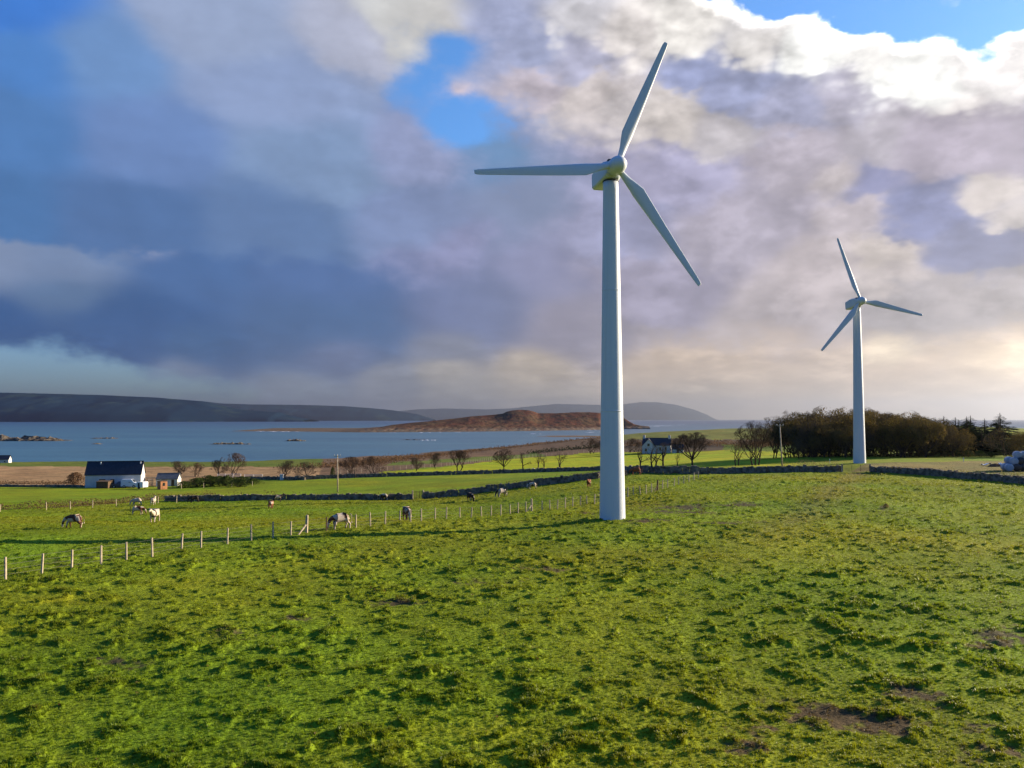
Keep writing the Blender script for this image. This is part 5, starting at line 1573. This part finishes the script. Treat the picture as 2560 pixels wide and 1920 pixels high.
# ------------------------------------------------------------------ trees
def tree_meshes(seed, H, width=1.0, limbs_n=6, fork=0.20, twig_m=None, leaves=0, leaf_m=None, twigs=1500, leafsize=0.22, trunk_r=0.022, stems=1, sub=(6, 5), wobble=0.2, low=0.0):
    """Short bole, limbs fanning out to a domed crown, side branches and fine twigs. width: crown width / height."""
    rr = random.Random(seed); limbs = MB(); tw = MB(); ends = []

    def seg(p, d, L, r, n, wob, up, mb, sides, rend=0.4):
        pts = [Vector(p)]; rads = [r]; q_ = Vector(p); dd = Vector(d).normalized()
        for i in range(n):
            dd = (dd + Vector((rr.uniform(-1, 1), rr.uniform(-1, 1), rr.uniform(-0.7, 0.7))) * wob + Vector((0, 0, up))).normalized()
            q_ = q_ + dd * (L / n); pts.append(q_.copy()); rads.append(max(0.009, r * (1 - (1 - rend) * (i + 1) / n)))
        mb.tube(pts, rads, sides, cap=False)
        return pts, rads, dd

    def at(pts, t):
        n = len(pts) - 1; i = min(n - 1, int(t * n)); return pts[i].lerp(pts[i + 1], t * n - i), (pts[i + 1] - pts[i]).normalized()

    for s_ in range(stems):
        az0 = rr.uniform(0, 6.28) + s_ * 6.28 / stems; ln = 0.0 if stems == 1 else rr.uniform(0.2, 0.5) * width
        base = Vector((math.cos(az0) * 0.05 * H * (stems > 1), math.sin(az0) * 0.05 * H * (stems > 1), -0.3)); r0 = H * trunk_r / math.sqrt(stems)
        bole, br, bd = seg(base, Vector((math.cos(az0) * ln, math.sin(az0) * ln, 1)), H * fork + 0.3, r0, 4, 0.08, 0, limbs, 8, 0.75)
        nl_ = max(3, int(limbs_n / stems + 0.5))
        for k in range(nl_):
            az_ = az0 * (stems > 1) + (k + rr.uniform(-0.35, 0.35)) * 2 * math.pi / nl_
            tilt = R(rr.uniform(12, 62)) if k else R(rr.uniform(0, 15))
            reach = H * (1 - fork) * (0.98 if tilt < 0.4 else 0.95) * rr.uniform(0.8, 1.0) * ((math.cos(tilt)) ** 2 + (width * 0.72 * math.sin(tilt)) ** 2) ** 0.5
            d = Vector((math.cos(az_) * math.sin(tilt) * max(0.6, width), math.sin(az_) * math.sin(tilt) * max(0.6, width), math.cos(tilt)))
            p0, _ = at(bole, rr.uniform(0.7, 1.0)) if k else (bole[-1], bd)
            lp, lr, _ = seg(p0, d, reach, r0 * rr.uniform(0.45, 0.68), 7, wobble, 0.05, limbs, 6, 0.18)
            for b in range(sub[0]):
                t = rr.uniform(0.22, 0.98); p, dd = at(lp, t); sd = dd.orthogonal().normalized(); sd = Matrix.Rotation(rr.uniform(0, 6.28), 3, dd) @ sd
                L2 = H * rr.uniform(0.16, 0.30) * (1.15 - 0.5 * t) * (0.75 + 0.35 * width)
                bp2, br2, _ = seg(p, dd * 0.7 + sd * rr.uniform(0.5, 1.0) + Vector((0, 0, 0.15)), L2, max(0.014, r0 * 0.20 * (1.2 - t)), 4, wobble * 1.2, 0.06, limbs, 4, 0.35)
                for c in range(sub[1]):
                    t2 = rr.uniform(0.2, 1.0); p2, d2 = at(bp2, t2); sd = Matrix.Rotation(rr.uniform(0, 6.28), 3, d2) @ d2.orthogonal().normalized()
                    p3, _, d3 = seg(p2, d2 * 0.7 + sd * rr.uniform(0.4, 0.9) + Vector((0, 0, 0.12)), H * rr.uniform(0.07, 0.14), 0.017, 2, 0.25, 0.05, tw, 3, 0.5)
                    ends.append((p3[1], d3)); ends.append((p3[-1], d3))
                ends.append((bp2[-1], (bp2[-1] - bp2[-2]).normalized()))
    lf = MB()
    for i in range(twigs):
        p, d = rr.choice(ends); dd = (d + Vector((rr.uniform(-1, 1), rr.uniform(-1, 1), rr.uniform(-0.5, 0.9))) * 0.75).normalized(); l2 = H * rr.uniform(0.025, 0.07); r2 = 0.013
        m_ = p + dd * l2 * 0.5 + Vector((rr.uniform(-.1, .1), rr.uniform(-.1, .1), rr.uniform(-.05, .1))) * l2; e_ = p + dd * l2
        a = dd.orthogonal().normalized() * r2; c = dd.cross(a).normalized() * r2
        tw.add([p + a, p - a * 0.5 + c, p - a * 0.5 - c, m_ + a * 0.8, m_ - a * 0.4 + c * 0.8, m_ - a * 0.4 - c * 0.8, e_], [(0, 1, 4, 3), (1, 2, 5, 4), (2, 0, 3, 5), (3, 4, 6), (4, 5, 6), (5, 3, 6)])
    for i in range(leaves):
        p, d = rr.choice(ends); c = p + Vector((rr.gauss(0, 1), rr.gauss(0, 1), rr.gauss(0, 0.8))) * H * 0.045; s2 = leafsize * rr.uniform(0.5, 1.2)
        if c.z < 0.1: continue
        a = Vector((rr.uniform(-1, 1), rr.uniform(-1, 1), rr.uniform(-1, 1))).normalized(); b = a.orthogonal().normalized()
        lf.add([c + a * s2, c + b * s2 * 0.6, c - a * s2 * 0.8, c - b * s2 * 0.6], [(0, 1, 2, 3)])
    Hc = max(v[2] for v in limbs.v) * 0.80
    def dome(p):
        zc = 0.42 * Hc; rz_ = 0.60 * Hc; rx_ = 0.56 * Hc * width
        q_ = ((p[0] / rx_) ** 2 + (p[1] / rx_) ** 2 + ((p[2] - zc) / rz_) ** 2) ** 0.5
        if q_ <= 1.0 or p[2] < zc: return p
        f = (1 + (q_ - 1) * 0.14) / q_
        return (p[0] * f, p[1] * f, zc + (p[2] - zc) * f)
    for mb in (limbs, tw, lf): mb.v = [dome(p) for p in mb.v]
    top = float(np.percentile([v[2] for v in tw.v], 99.0)); S = Matrix.Scale(H / top, 4)
    for mb in (limbs, tw, lf): mb.xform(S)
    if leaves:
        b = len(tw.v); fm = [0] * len(tw.f) + [1] * len(lf.f); tw.v += lf.v; tw.f += [tuple(i + b for i in f) for f in lf.f]
        cm = tw.mesh('crown', twig_m or M['twig']); cm.materials.append(leaf_m or M['leaf_brown']); cm.polygons.foreach_set('material_index', fm)
    else: cm = tw.mesh('crown', twig_m or M['twig'])
    return limbs.mesh('trunk', M['bark'], True), cm


def conifer_meshes(seed, H):
    rr = random.Random(seed); tr = MB(); tr.tube([(0, 0, -0.3), (0, 0, H * 0.5), (0, 0, H)], [H * 0.022, H * 0.014, 0.02], 7); cr = MB()
    for i in range(46):
        t = i / 45; z = H * (0.12 + 0.86 * t); rad = H * 0.26 * (1 - t) ** 0.8 + 0.15
        for j in range(max(4, int(9 * (1 - t)))):
            a = rr.uniform(0, 6.28); L = rad * rr.uniform(0.6, 1.15); d = Vector((math.cos(a), math.sin(a), -0.18)); b = Vector((0, 0, z))
            for s_ in range(5):
                c = b + d * L * (0.3 + 0.7 * s_ / 4); w = L * 0.22 * rr.uniform(0.6, 1.2)
                n_ = Vector((-math.sin(a), math.cos(a), rr.uniform(-0.5, 0.5))) * w
                cr.add([c - d * w, c + n_, c + d * w * 1.3 + Vector((0, 0, -0.1 * w)), c - n_], [(0, 1, 2, 3)])
    return tr.mesh('trunk', M['bark'], True), cr.mesh('crown', M['leaf_conifer'])


def bush_mesh(seed, W, H, leaf_m, n=900, size=0.14, twig=True):
    rr = random.Random(seed); mb = MB()
    for i in range(n):
        u_ = rr.uniform(0, 6.28); rad = math.sqrt(rr.random()); zz_ = rr.random() ** 0.8
        lump = 0.75 + 0.35 * math.sin(u_ * 3 + seed) * math.cos(u_ * 2.0 + seed * 2)
        x = math.cos(u_) * rad * W / 2 * lump * math.sqrt(max(0, 1 - zz_ ** 2)) ; y = math.sin(u_) * rad * W / 2 * lump * math.sqrt(max(0, 1 - zz_ ** 2)); z = zz_ * H * (0.8 + 0.3 * lump)
        a = Vector((rr.uniform(-1, 1), rr.uniform(-1, 1), rr.uniform(-0.3, 1))).normalized(); b = a.orthogonal().normalized(); s2 = size * rr.uniform(0.5, 1.3); c = Vector((x, y, z))
        mb.add([c - a * s2 * 0.5, c + b * s2 * 0.35, c + a * s2, c - b * s2 * 0.35], [(0, 1, 2, 3)])
    st = MB()
    for i in range(9):
        a = rr.uniform(0, 6.28); st.tube([(0, 0, -0.2), (math.cos(a) * W * 0.15, math.sin(a) * W * 0.15, H * 0.4), (math.cos(a) * W * 0.32, math.sin(a) * W * 0.32, H * 0.8)], [0.05, 0.03, 0.01], 4)
    return st.mesh('stems', M['bark']), mb.mesh('foliage', leaf_m)


PROTO = {}
PROTO['round'] = tree_meshes(11, 8.0, 1.25, 10, 0.20, twigs=4200, sub=(9, 7))
PROTO['big_round'] = tree_meshes(15, 9.0, 1.0, 12, 0.14, M['twig'], twigs=4200, stems=3, sub=(10, 7), trunk_r=0.03)
PROTO['twin'] = tree_meshes(21, 8.0, 1.35, 10, 0.24, twigs=4000, stems=2, sub=(9, 7), trunk_r=0.03)
PROTO['thin'] = tree_meshes(31, 7.0, 0.8, 5, 0.22, M['twig_grey'], twigs=260, sub=(5, 3), wobble=0.30, trunk_r=0.034)
PROTO['thin2'] = tree_meshes(35, 7.0, 0.7, 6, 0.18, M['twig_grey'], twigs=260, stems=2, sub=(5, 3), wobble=0.30, trunk_r=0.042)
PROTO['scrub'] = tree_meshes(41, 6.0, 1.35, 10, 0.10, M['twig'], twigs=4600, stems=3, sub=(9, 7), trunk_r=0.03)
PROTO['scrub2'] = tree_meshes(43, 6.0, 1.4, 9, 0.14, M['twig_grey'], twigs=3400, stems=2, sub=(9, 7), trunk_r=0.03)
PROTO['wood'] = tree_meshes(51, 10.0, 0.95, 9, 0.12, M['twig'], leaves=4200, leaf_m=M['leaf_brown'], twigs=1300, sub=(9, 6), leafsize=0.17)
PROTO['wood2'] = tree_meshes(53, 10.0, 1.1, 10, 0.08, M['twig'], leaves=4200, leaf_m=M['leaf_brown'], twigs=1300, stems=2, sub=(9, 6), leafsize=0.18)
PROTO['wood3'] = tree_meshes(57, 10.0, 0.95, 9, 0.10, M['twig_grey'], leaves=1200, leaf_m=M['leaf_brown'], twigs=3000, stems=2, sub=(9, 7), leafsize=0.16)
PROTO['conifer'] = conifer_meshes(61, 10.0)
PROTO['conifer2'] = conifer_meshes(62, 10.0)


def tree(kind, px, py, hpx, label, group=None, rz=0.0, sx=1.0, H0=None, name='bare_tree', dy=0.0, cat='tree'):
    p = gp(px, py)
    if dy: p = Vector((p.x, p.y + dy, 0)); p.z = float(gz(p.x, p.y)[0])
    H = hpx / F * p.y; tm, cm = PROTO[kind]
    h0 = float(np.percentile([v.co.z for v in cm.vertices], 98.5)) if kind not in HCACHE else HCACHE[kind]; HCACHE[kind] = h0
    s_ = H / h0
    root = empty(name, p, rz); root.scale = (s_ * sx, s_ * sx, s_); tag(root, label, cat, group)
    link(bpy.data.objects.new('trunk', tm), root); link(bpy.data.objects.new('crown', cm), root)
    return root


HCACHE = {}
# single trees that can be told apart, left to right
tree('scrub2', 382, 1030, 34, 'spreading bare tree just right of the grey roofed shed', rz=0.4, sx=1.15)
tree('scrub', 424, 1030, 30, 'smaller bare tree second to the right of the grey roofed shed', rz=1.7)
tree('scrub', 505, 1027, 48, 'tallest dense brown bare tree above the pale rail fence', rz=2.2, sx=0.95)
tree('scrub2', 468, 1028, 34, 'low bare tree on the left flank of the tallest dense brown one', rz=0.9)
tree('scrub2', 622, 1033, 38, 'bare tree behind the squat stone pier, left of a pair', rz=3.0, sx=1.05)
tree('scrub2', 660, 1034, 36, 'bare tree above the right end of the yard wall, right of a pair', rz=5.0)
tree('scrub', 760, 1029, 42, 'bushy bare tree directly right of the left power pole', rz=4.0, sx=1.15)
tree('scrub', 805, 1028, 42, 'second bushy bare tree right of the left power pole', rz=5.5, sx=1.05)
tree('scrub2', 895, 1018, 30, 'low bushy bare tree behind the post fence of the bright field', rz=0.2, sx=1.2)
tree('scrub2', 943, 1012, 34, 'faint slim bare tree behind the post fence left of the twin stemmed one', rz=2.9, sx=0.8)
tree('twin', 988, 1022, 50, 'dark bare tree with twin trunks standing on the wall of the bright field', rz=0.7, sx=0.95)
tree('round', 1089, 1018, 48, 'bare tree with single trunk between the twin stemmed one and the thin ones', rz=1.2, sx=0.85)
tree('thin', 1130, 1016, 38, 'thin bare tree first right of the single trunked one, by the two sheep', rz=0.3)
tree('thin', 1162, 1014, 38, 'thin bare tree in the middle of the thin ones left of the big tower', rz=2.3, sx=0.8)
tree('thin2', 1174, 1014, 36, 'thin leaning bare tree close to the middle one left of the big tower', rz=4.1, sx=0.8)
tree('thin2', 1211, 1012, 42, 'many stemmed thin bare tree nearest the left side of the big tower', rz=1.0, sx=1.15)
tree('scrub', 1278, 980, 32, 'dark round bush like tree at the left edge of the big tower', rz=1.4, sx=1.2)
tree('thin', 1383, 1010, 44, 'thin bare tree right beside the big tower in front of the white farmhouse', rz=0.9, sx=1.1)
tree('thin2', 1412, 1010, 60, 'tall thin bare tree in front of the middle of the white farmhouse', rz=2.6)
tree('thin', 1432, 1010, 54, 'thin bare tree in front of the right gable of the white farmhouse', rz=3.6)
tree('thin2', 1464, 1009, 40, 'spindly bare sapling between the farmhouse trees and the round crowned tree', rz=0.4, sx=0.5)
tree('round', 1496, 1008, 74, 'round crowned bare tree with short trunk right of the white farmhouse', rz=0.4, sx=1.1)
tree('thin2', 1592, 1006, 62, 'slim bare tree close to the left side of the biggest bare tree', rz=2.2, sx=0.7)
tree('big_round', 1632, 1005, 94, 'biggest bare tree with wide fan crown and many stems left of the right power pole', rz=0.0, sx=1.0)
for i, (px, py, h) in enumerate([(1310, 985, 34), (1365, 977, 30), (1478, 974, 34), (1520, 972, 26)]):
    tree('scrub', px, py, h, ['dark scrubby tree hidden partly behind the big tower', 'scrubby tree at the left end of the white farmhouse', 'scrubby tree behind the lower outbuilding', 'low scrubby tree right of the lower outbuilding'][i], rz=i * 1.3, sx=1.5)

# the wood on the right, tree by tree
sky_x = [1700, 1735, 1760, 1800, 1840, 1870, 1905, 1950, 2000, 2040, 2075, 2095, 2110]
sky_y = [965, 905, 893, 893, 897, 893, 884, 885, 884, 890, 903, 918, 935]
rw = random.Random(5)
kinds = ['wood', 'wood2', 'wood3']
WL = {'front': 'brown bare branched tree along the front edge of the dark wood behind the smaller turbine', 'back': 'tall brown tree in the inner rows of the dark wood behind the smaller turbine'}
for row, (dy, n, hk, lab) in enumerate([(0, 17, 0.80, 'front'), (9, 15, 0.93, 'back'), (18, 14, 1.0, 'back'), (28, 10, 1.0, 'back')]):
    for i in range(n):
        px = 1745 + (2085 - 1745) * (i + 0.5) / n + rw.uniform(-8, 8)
        py = 987 + rw.uniform(-2, 2); p = gp(px, py); topy = np.interp(px, sky_x, sky_y) + rw.uniform(-2, 7)
        H = (py - topy) * hk * (p.y + dy) / p.y * rw.uniform(0.90, 1.04)
        tree(rw.choice(kinds), px, py, H * p.y / (p.y + dy), WL[lab], 'brown trees of the wood, ' + ('front edge' if lab == 'front' else 'inner rows'), rz=rw.uniform(0, 6.28), sx=rw.uniform(0.8, 1.05), name='wood_tree', dy=dy)
tree('wood3', 1757, 988, 96, 'bare grey tree with see through crown at the left corner of the dark wood', rz=0.5, sx=0.75, name='bare_tree')
tree('wood3', 1727, 990, 40, 'low dark tree at the left foot of the wood beside the right power pole', rz=2.5, sx=0.9)
for i, (px, hh, dy, lab) in enumerate([(2112, 76, 4, 'dark conifer next to the orange edge of the brown wood'), (2132, 76, 8, 'dark conifer with pointed top, second from the brown wood'), (2152, 80, 12, 'shorter dark conifer in the gap of the skyline'), (2172, 72, 16, 'dark conifer third from the right edge of the picture'),
                                       (2193, 75, 12, 'dark conifer second from the right edge of the picture'), (2214, 80, 10, 'dark conifer cut off by the right edge of the picture'), (2122, 62, 0, 'low dark conifer filling the foot of the gap beside the brown wood'), (2240, 86, 14, 'dark conifer just outside the bales at the far right')]):
    tree('conifer' if i % 2 else 'conifer2', px, 984, hh, lab, 'dark conifers at the right', rz=i * 1.1, sx=2.1, name='conifer_tree', dy=dy)
for i in range(9):
    tree('conifer' if i % 2 else 'conifer2', 2098 + i * 17, 984, 68 + (i * 37) % 11, 'dark conifer in the rear rank closing the skyline behind the wrapped bales', 'rear rank of conifers at the right', rz=i * 0.8, sx=2.4, name='conifer_tree', dy=22 + (i * 5) % 9)
tree('wood3', 2176, 986, 62, 'round grey brown tree standing in front of the dark conifers', rz=1.1, sx=1.35)
tree('wood2', 2214, 988, 56, 'brown tree with rusty leaves above the wrapped bales at the right edge', rz=3.0, sx=1.1)

# bushes and hedges
bl = bush_mesh(3, 4.0, 2.2, M['leaf_green'], 1500, 0.16); br_ = bush_mesh(4, 4.0, 2.0, M['leaf_rust'], 1300, 0.16); bs = bush_mesh(6, 3.0, 1.0, M['leaf_straw'], 900, 0.13)
PROTO['bush_green'], PROTO['bush_rust'], PROTO['bush_straw'] = bl, br_, bs


def bush(kind, px, py, wpx, hpx, label, group=None, cat='bush'):
    p = gp(px, py); W0 = 4.0 if kind != 'bush_straw' else 3.0; H0 = {'bush_green': 2.2, 'bush_rust': 2.0, 'bush_straw': 1.0}[kind]
    root = empty('bush', p, random.uniform(0, 6.28)); sx = wpx / F * p.y / W0; sz = hpx / F * p.y / H0
    root.scale = (sx, sx, sz); tag(root, label, cat, group)
    a, b = PROTO[kind]
    link(bpy.data.objects.new('stems', a), root); link(bpy.data.objects.new('foliage', b), root)


bush('bush_rust', 161, 1047, 56, 24, 'brown rounded bush on the tan moor left of the barn')
bush('bush_green', 718, 1029, 16, 18, 'small dark green bush left of the foot of the left power pole')
bush('bush_straw', 1915, 1098, 18, 9, 'rusty tussock of dead stalks in the pasture right of the big tower')
for i, (px, py, w_, h_) in enumerate([(398, 1054, 34, 14), (425, 1052, 40, 19), (455, 1050, 42, 22), (488, 1050, 40, 22), (515, 1052, 36, 17), (545, 1046, 30, 12), (470, 1043, 50, 14), (520, 1042, 44, 12), (430, 1045, 40, 12)]):
    bush('bush_green', px, py, w_ * 1.7, h_ * 0.95, 'dark green shrub on the overgrown bank between barn and pale rail fence', 'shrubs on the overgrown bank')
for i, (px, py, w_, h_) in enumerate([(2040, 985, 34, 10), (2066, 986, 34, 12), (2090, 986, 38, 12), (2118, 987, 36, 13), (2140, 988, 30, 11), (1985, 986, 36, 9), (2010, 986, 30, 8)]):
    bush('bush_green', px, py, w_, h_, 'sunlit low green shrub at the foot of the wood right of the smaller turbine', 'low shrubs at the foot of the wood')
bush('bush_rust', 2185, 989, 26, 12, 'rust coloured bracken clump under the grey brown tree at the right')


def strip(name, label, pts, width, h, mat, per_m, size, seed, kind='stuff'):
    """continuous low growth along a line, nobody could count it."""
    rr = random.Random(seed); ws = [gp(*p) for p in pts]; mb = MB()
    for a, b in zip(ws[:-1], ws[1:]):
        d = b - a; n = int(d.length * per_m)
        for i in range(n):
            t = rr.random(); off = rr.gauss(0, width / 2); x = a.x + d.x * t - d.y / d.length * off; y = a.y + d.y * t + d.x / d.length * off
            hh = h * (0.6 + 0.6 * abs(math.sin(x * 0.7 + seed) * math.cos(y * 0.53))) ; z = float(gz(x, y)[0]) + hh * rr.random() ** 1.2 if n < 40 else None
            mb.v.append((x, y, 0 if z is None else z)); mb.f.append((hh * rr.random() ** 1.2,))
    P = np.array(mb.v); hz = np.array([f[0] for f in mb.f]); P[:, 2] = gz(P[:, 0], P[:, 1]) + hz
    rs = np.random.default_rng(seed); n = len(P)
    a = rs.normal(size=(n, 3)); a[:, 2] = np.abs(a[:, 2]); a /= np.linalg.norm(a, axis=1)[:, None]; b = np.cross(a, rs.normal(size=(n, 3))); b /= np.linalg.norm(b, axis=1)[:, None]
    s2 = (size * rs.uniform(0.5, 1.3, n))[:, None]
    V = np.stack([P - a * s2 * 0.6, P + b * s2 * 0.4, P + a * s2, P - b * s2 * 0.4], 1).reshape(-1, 3)
    o = link(bpy.data.objects.new(name, mesh_np(name, V, np.arange(4 * n).reshape(n, 4), mat)))
    tag(o, label, kind=kind)


strip('hedge_growth', 'low brown hedge growth behind the old wire fence at the far left', [(-120, 1106), (0, 1102), (100, 1098), (200, 1091), (300, 1083), (380, 1078), (470, 1079)], 1.6, 1.0, M['leaf_rust'], 130, 0.12, 1)
strip('bracken', 'brown growth along the climbing dark stone wall', [(914, 1076), (1000, 1068), (1100, 1055), (1200, 1043), (1290, 1032)], 0.9, 1.5, M['leaf_rust'], 60, 0.12, 2)
strip('bracken', 'brown growth along the top of the dark stone wall behind the cows', [(420, 1082), (560, 1080), (720, 1079), (888, 1078)], 0.7, 1.35, M['leaf_rust'], 35, 0.12, 3)
strip('dead_grass', 'straw coloured dead grass along the right stone wall', [(1884, 1019), (1960, 1022), (2050, 1028), (2130, 1035), (2300, 1050)], 2.2, 1.1, M['leaf_straw'], 60, 0.12, 4)
strip('dead_grass', 'dead grass and nettles behind the wall by the right power pole', [(1690, 1017), (1760, 1016), (1812, 1016)], 1.6, 1.7, M['leaf_straw'], 110, 0.12, 5)
strip('moor_scrub', 'band of dark low scrub across the moor by the shore', [(690, 1012), (800, 1000), (930, 985), (1050, 972), (1180, 958), (1300, 946)], 16, 1.6, M['leaf_rust'], 22, 0.5, 6)
strip('moor_scrub', 'dark scrub along the back of the bright field', [(1150, 980), (1220, 972), (1300, 966)], 10, 2.0, M['leaf_conifer'], 26, 0.5, 7)
strip('moor_scrub', 'brown scrub behind the white farmhouse', [(1330, 966), (1420, 960), (1520, 960), (1640, 962), (1720, 962)], 12, 2.6, M['leaf_rust'], 30, 0.5, 8)
strip('moor_scrub', 'rusty rushes at the foot of the tan moor', [(-60, 1045), (60, 1045), (150, 1046)], 3.0, 0.8, M['leaf_rust'], 60, 0.2, 9)
strip('undergrowth', 'dark brambles and undergrowth inside the wood', [(1735, 986), (1850, 986), (1950, 986), (2100, 986)], 7.0, 3.2, M['leaf_brown'], 110, 0.30, 21)
strip('undergrowth', 'dark undergrowth below the conifers at the right edge', [(2090, 983), (2160, 982), (2300, 982)], 6.0, 3.0, M['leaf_conifer'], 110, 0.30, 22)
strip('dead_grass', 'tan rough grass along the post and wire fence', [(12, 1250), (218, 1219), (434, 1182), (628, 1156), (800, 1136), (964, 1120), (1102, 1111), (1221, 1096)], 0.5, 0.30, M['leaf_straw'], 10, 0.05, 10)

# ------------------------------------------------------------------ wrapped bales at the right edge
def bale(c, rz, mat, label, r=0.60, L=1.2, tiltx=0.0):
    root = empty('wrapped_bale', c, rz); tag(root, label, 'bale', 'wrapped silage bales stacked at the right edge')
    mb = MB(); n = 26; prof = [(r * 0.2, -L / 2 - 0.01), (r * 0.80, -L / 2), (r * 0.95, -L / 2 + 0.06), (r, -L / 2 + 0.17), (r * 1.01, -L * 0.2), (r * 0.995, 0), (r * 1.01, L * 0.2), (r, L / 2 - 0.17), (r * 0.95, L / 2 - 0.06), (r * 0.80, L / 2), (r * 0.2, L / 2 + 0.01)]
    mb.lathe(prof, n, '-Y')
    mb.v = [(x + random.uniform(-.015, .015), y + random.uniform(-.015, .015), z * (0.96 if z < 0 else 1.0)) for x, y, z in mb.v]
    mb.build('wrap', mat, root, True)
    wr2 = MB()
    for k in range(2):
        y0 = -0.25 + 0.4 * k; wr2.lathe([(r * 1.005, y0), (r * 1.016, y0 + 0.02), (r * 1.016, y0 + 0.16), (r * 1.005, y0 + 0.18)], n, '-Y')
    wr2.build('wrap_band', mat, root, True)


bp_ = gp(2190, 1018); k = bp_.y / F
# (picture x of centre, height above ground in bale radii, depth step, wrap, label)
BL = [(2168, 1.0, 1.6, 'p', 'pale wrapped bale at the left end of the stack, behind the front one'), (2176, 1.0, 0.2, 'p', 'pale wrapped bale lying front left in the bottom row of the stack'), (2192, 1.0, 0.3, 'b', 'black wrapped bale in the bottom row beside the front pale one'),
      (2207, 1.0, 0.2, 'b', 'black wrapped bale in the bottom row at the picture edge'), (2222, 1.0, 0.2, 'p', 'pale wrapped bale in the bottom row just past the picture edge'), (2176, 2.75, 1.7, 'p', 'pale wrapped bale at the left end of the second row'), (2186, 2.65, 0.6, 'p', 'pale wrapped bale in the middle of the second row'),
      (2201, 2.65, 0.6, 'b', 'black wrapped bale in the second row at the picture edge'), (2194, 4.3, 1.0, 'p', 'pale wrapped bale lying on top of the stack'), (2209, 4.3, 1.0, 'p', 'pale wrapped bale on top of the stack at the picture edge')]
for (px, hr, dd, wcol, lab) in BL:
    g = gp(px, 1018); z = float(gz(g.x, bp_.y + dd)[0])
    x = (px - CX) / F * (bp_.y + dd)
    bale((x, bp_.y + dd, z + 0.575 * hr), R(random.uniform(-22, -12)), M['pale_plastic'] if wcol == 'p' else M['black_plastic'], lab)
# loose plastic sheets on the grass
def sheet(px, py, L, W, label, seed, mat):
    p = gp(px, py); rr = np.random.default_rng(seed); nx, ny = 14, 8; u_ = np.linspace(-0.5, 0.5, nx); v_ = np.linspace(-0.5, 0.5, ny); Vg, Ug = np.meshgrid(v_, u_, indexing='ij')
    X = Ug * L; Y = Vg * W; Z = 0.12 + 0.55 * np.maximum(0, pnoise(X * 1.1 + seed, Y * 1.3)) + 0.28 * np.exp(-(Ug / 0.2) ** 2)
    b = np.arange(nx * ny).reshape(ny, nx); q_ = np.stack([b[:-1, :-1], b[:-1, 1:], b[1:, 1:], b[1:, :-1]], -1).reshape(-1, 4)
    o = bpy.data.objects.new('plastic_sheet', mesh_np('plastic_sheet', np.stack([X.ravel(), Y.ravel(), Z.ravel()], 1), q_, mat, True)); o.location = p; o.rotation_euler = (0, 0, R(-12)); link(o)
    so = o.modifiers.new('thickness', 'SOLIDIFY'); so.thickness = 0.03
    tag(o, label, 'plastic sheet', 'crumpled plastic sheets left of the bales')
sheet(2135, 1006, 2.2, 1.0, 'crumpled white plastic sheet on the grass, largest one left of the bale stack', 3, M['sheet_plastic'])
sheet(2164, 1006, 1.0, 0.8, 'small crumpled white plastic sheet touching the left end of the bale stack', 8, M['sheet_plastic'])
p = gp(2151, 1008); bk = empty('muck_heap', p); tag(bk, 'low brown heap between the two crumpled plastic sheets', 'heap')
mb = MB(); mb.lathe([(1.1, -0.1), (1.0, 0.12), (0.7, 0.34), (0.3, 0.45), (0.05, 0.5)], 14); mb.v = [(x * 1.2 + random.uniform(-.08, .08), y * 0.7 + random.uniform(-.08, .08), z + random.uniform(-.05, .05)) for x, y, z in mb.v]; mb.build('heap_body', simple_mat('muck', (0.14, 0.075, 0.045), 0.95, 0.1, 3.0, 0.4, 0.4), bk)

# ------------------------------------------------------------------ air
HZ_DENS = 3.4e-5
hb = MB(); hb.box(-52000, 52000, -52000, 52000, -8.0, 1150.0)
hm_v, hnt, hout = new_mat('haze_air')
pv = hnt.node('ShaderNodeVolumePrincipled')
pv.inputs['Color'].default_value = (0.36, 0.41, 0.52, 1); pv.inputs['Density'].default_value = HZ_DENS; pv.inputs['Anisotropy'].default_value = 0.70
hnt.l.new(pv.outputs[0], hout.inputs['Volume'])
hz_o = hb.build('haze', hm_v); tag(hz_o, kind='stuff')
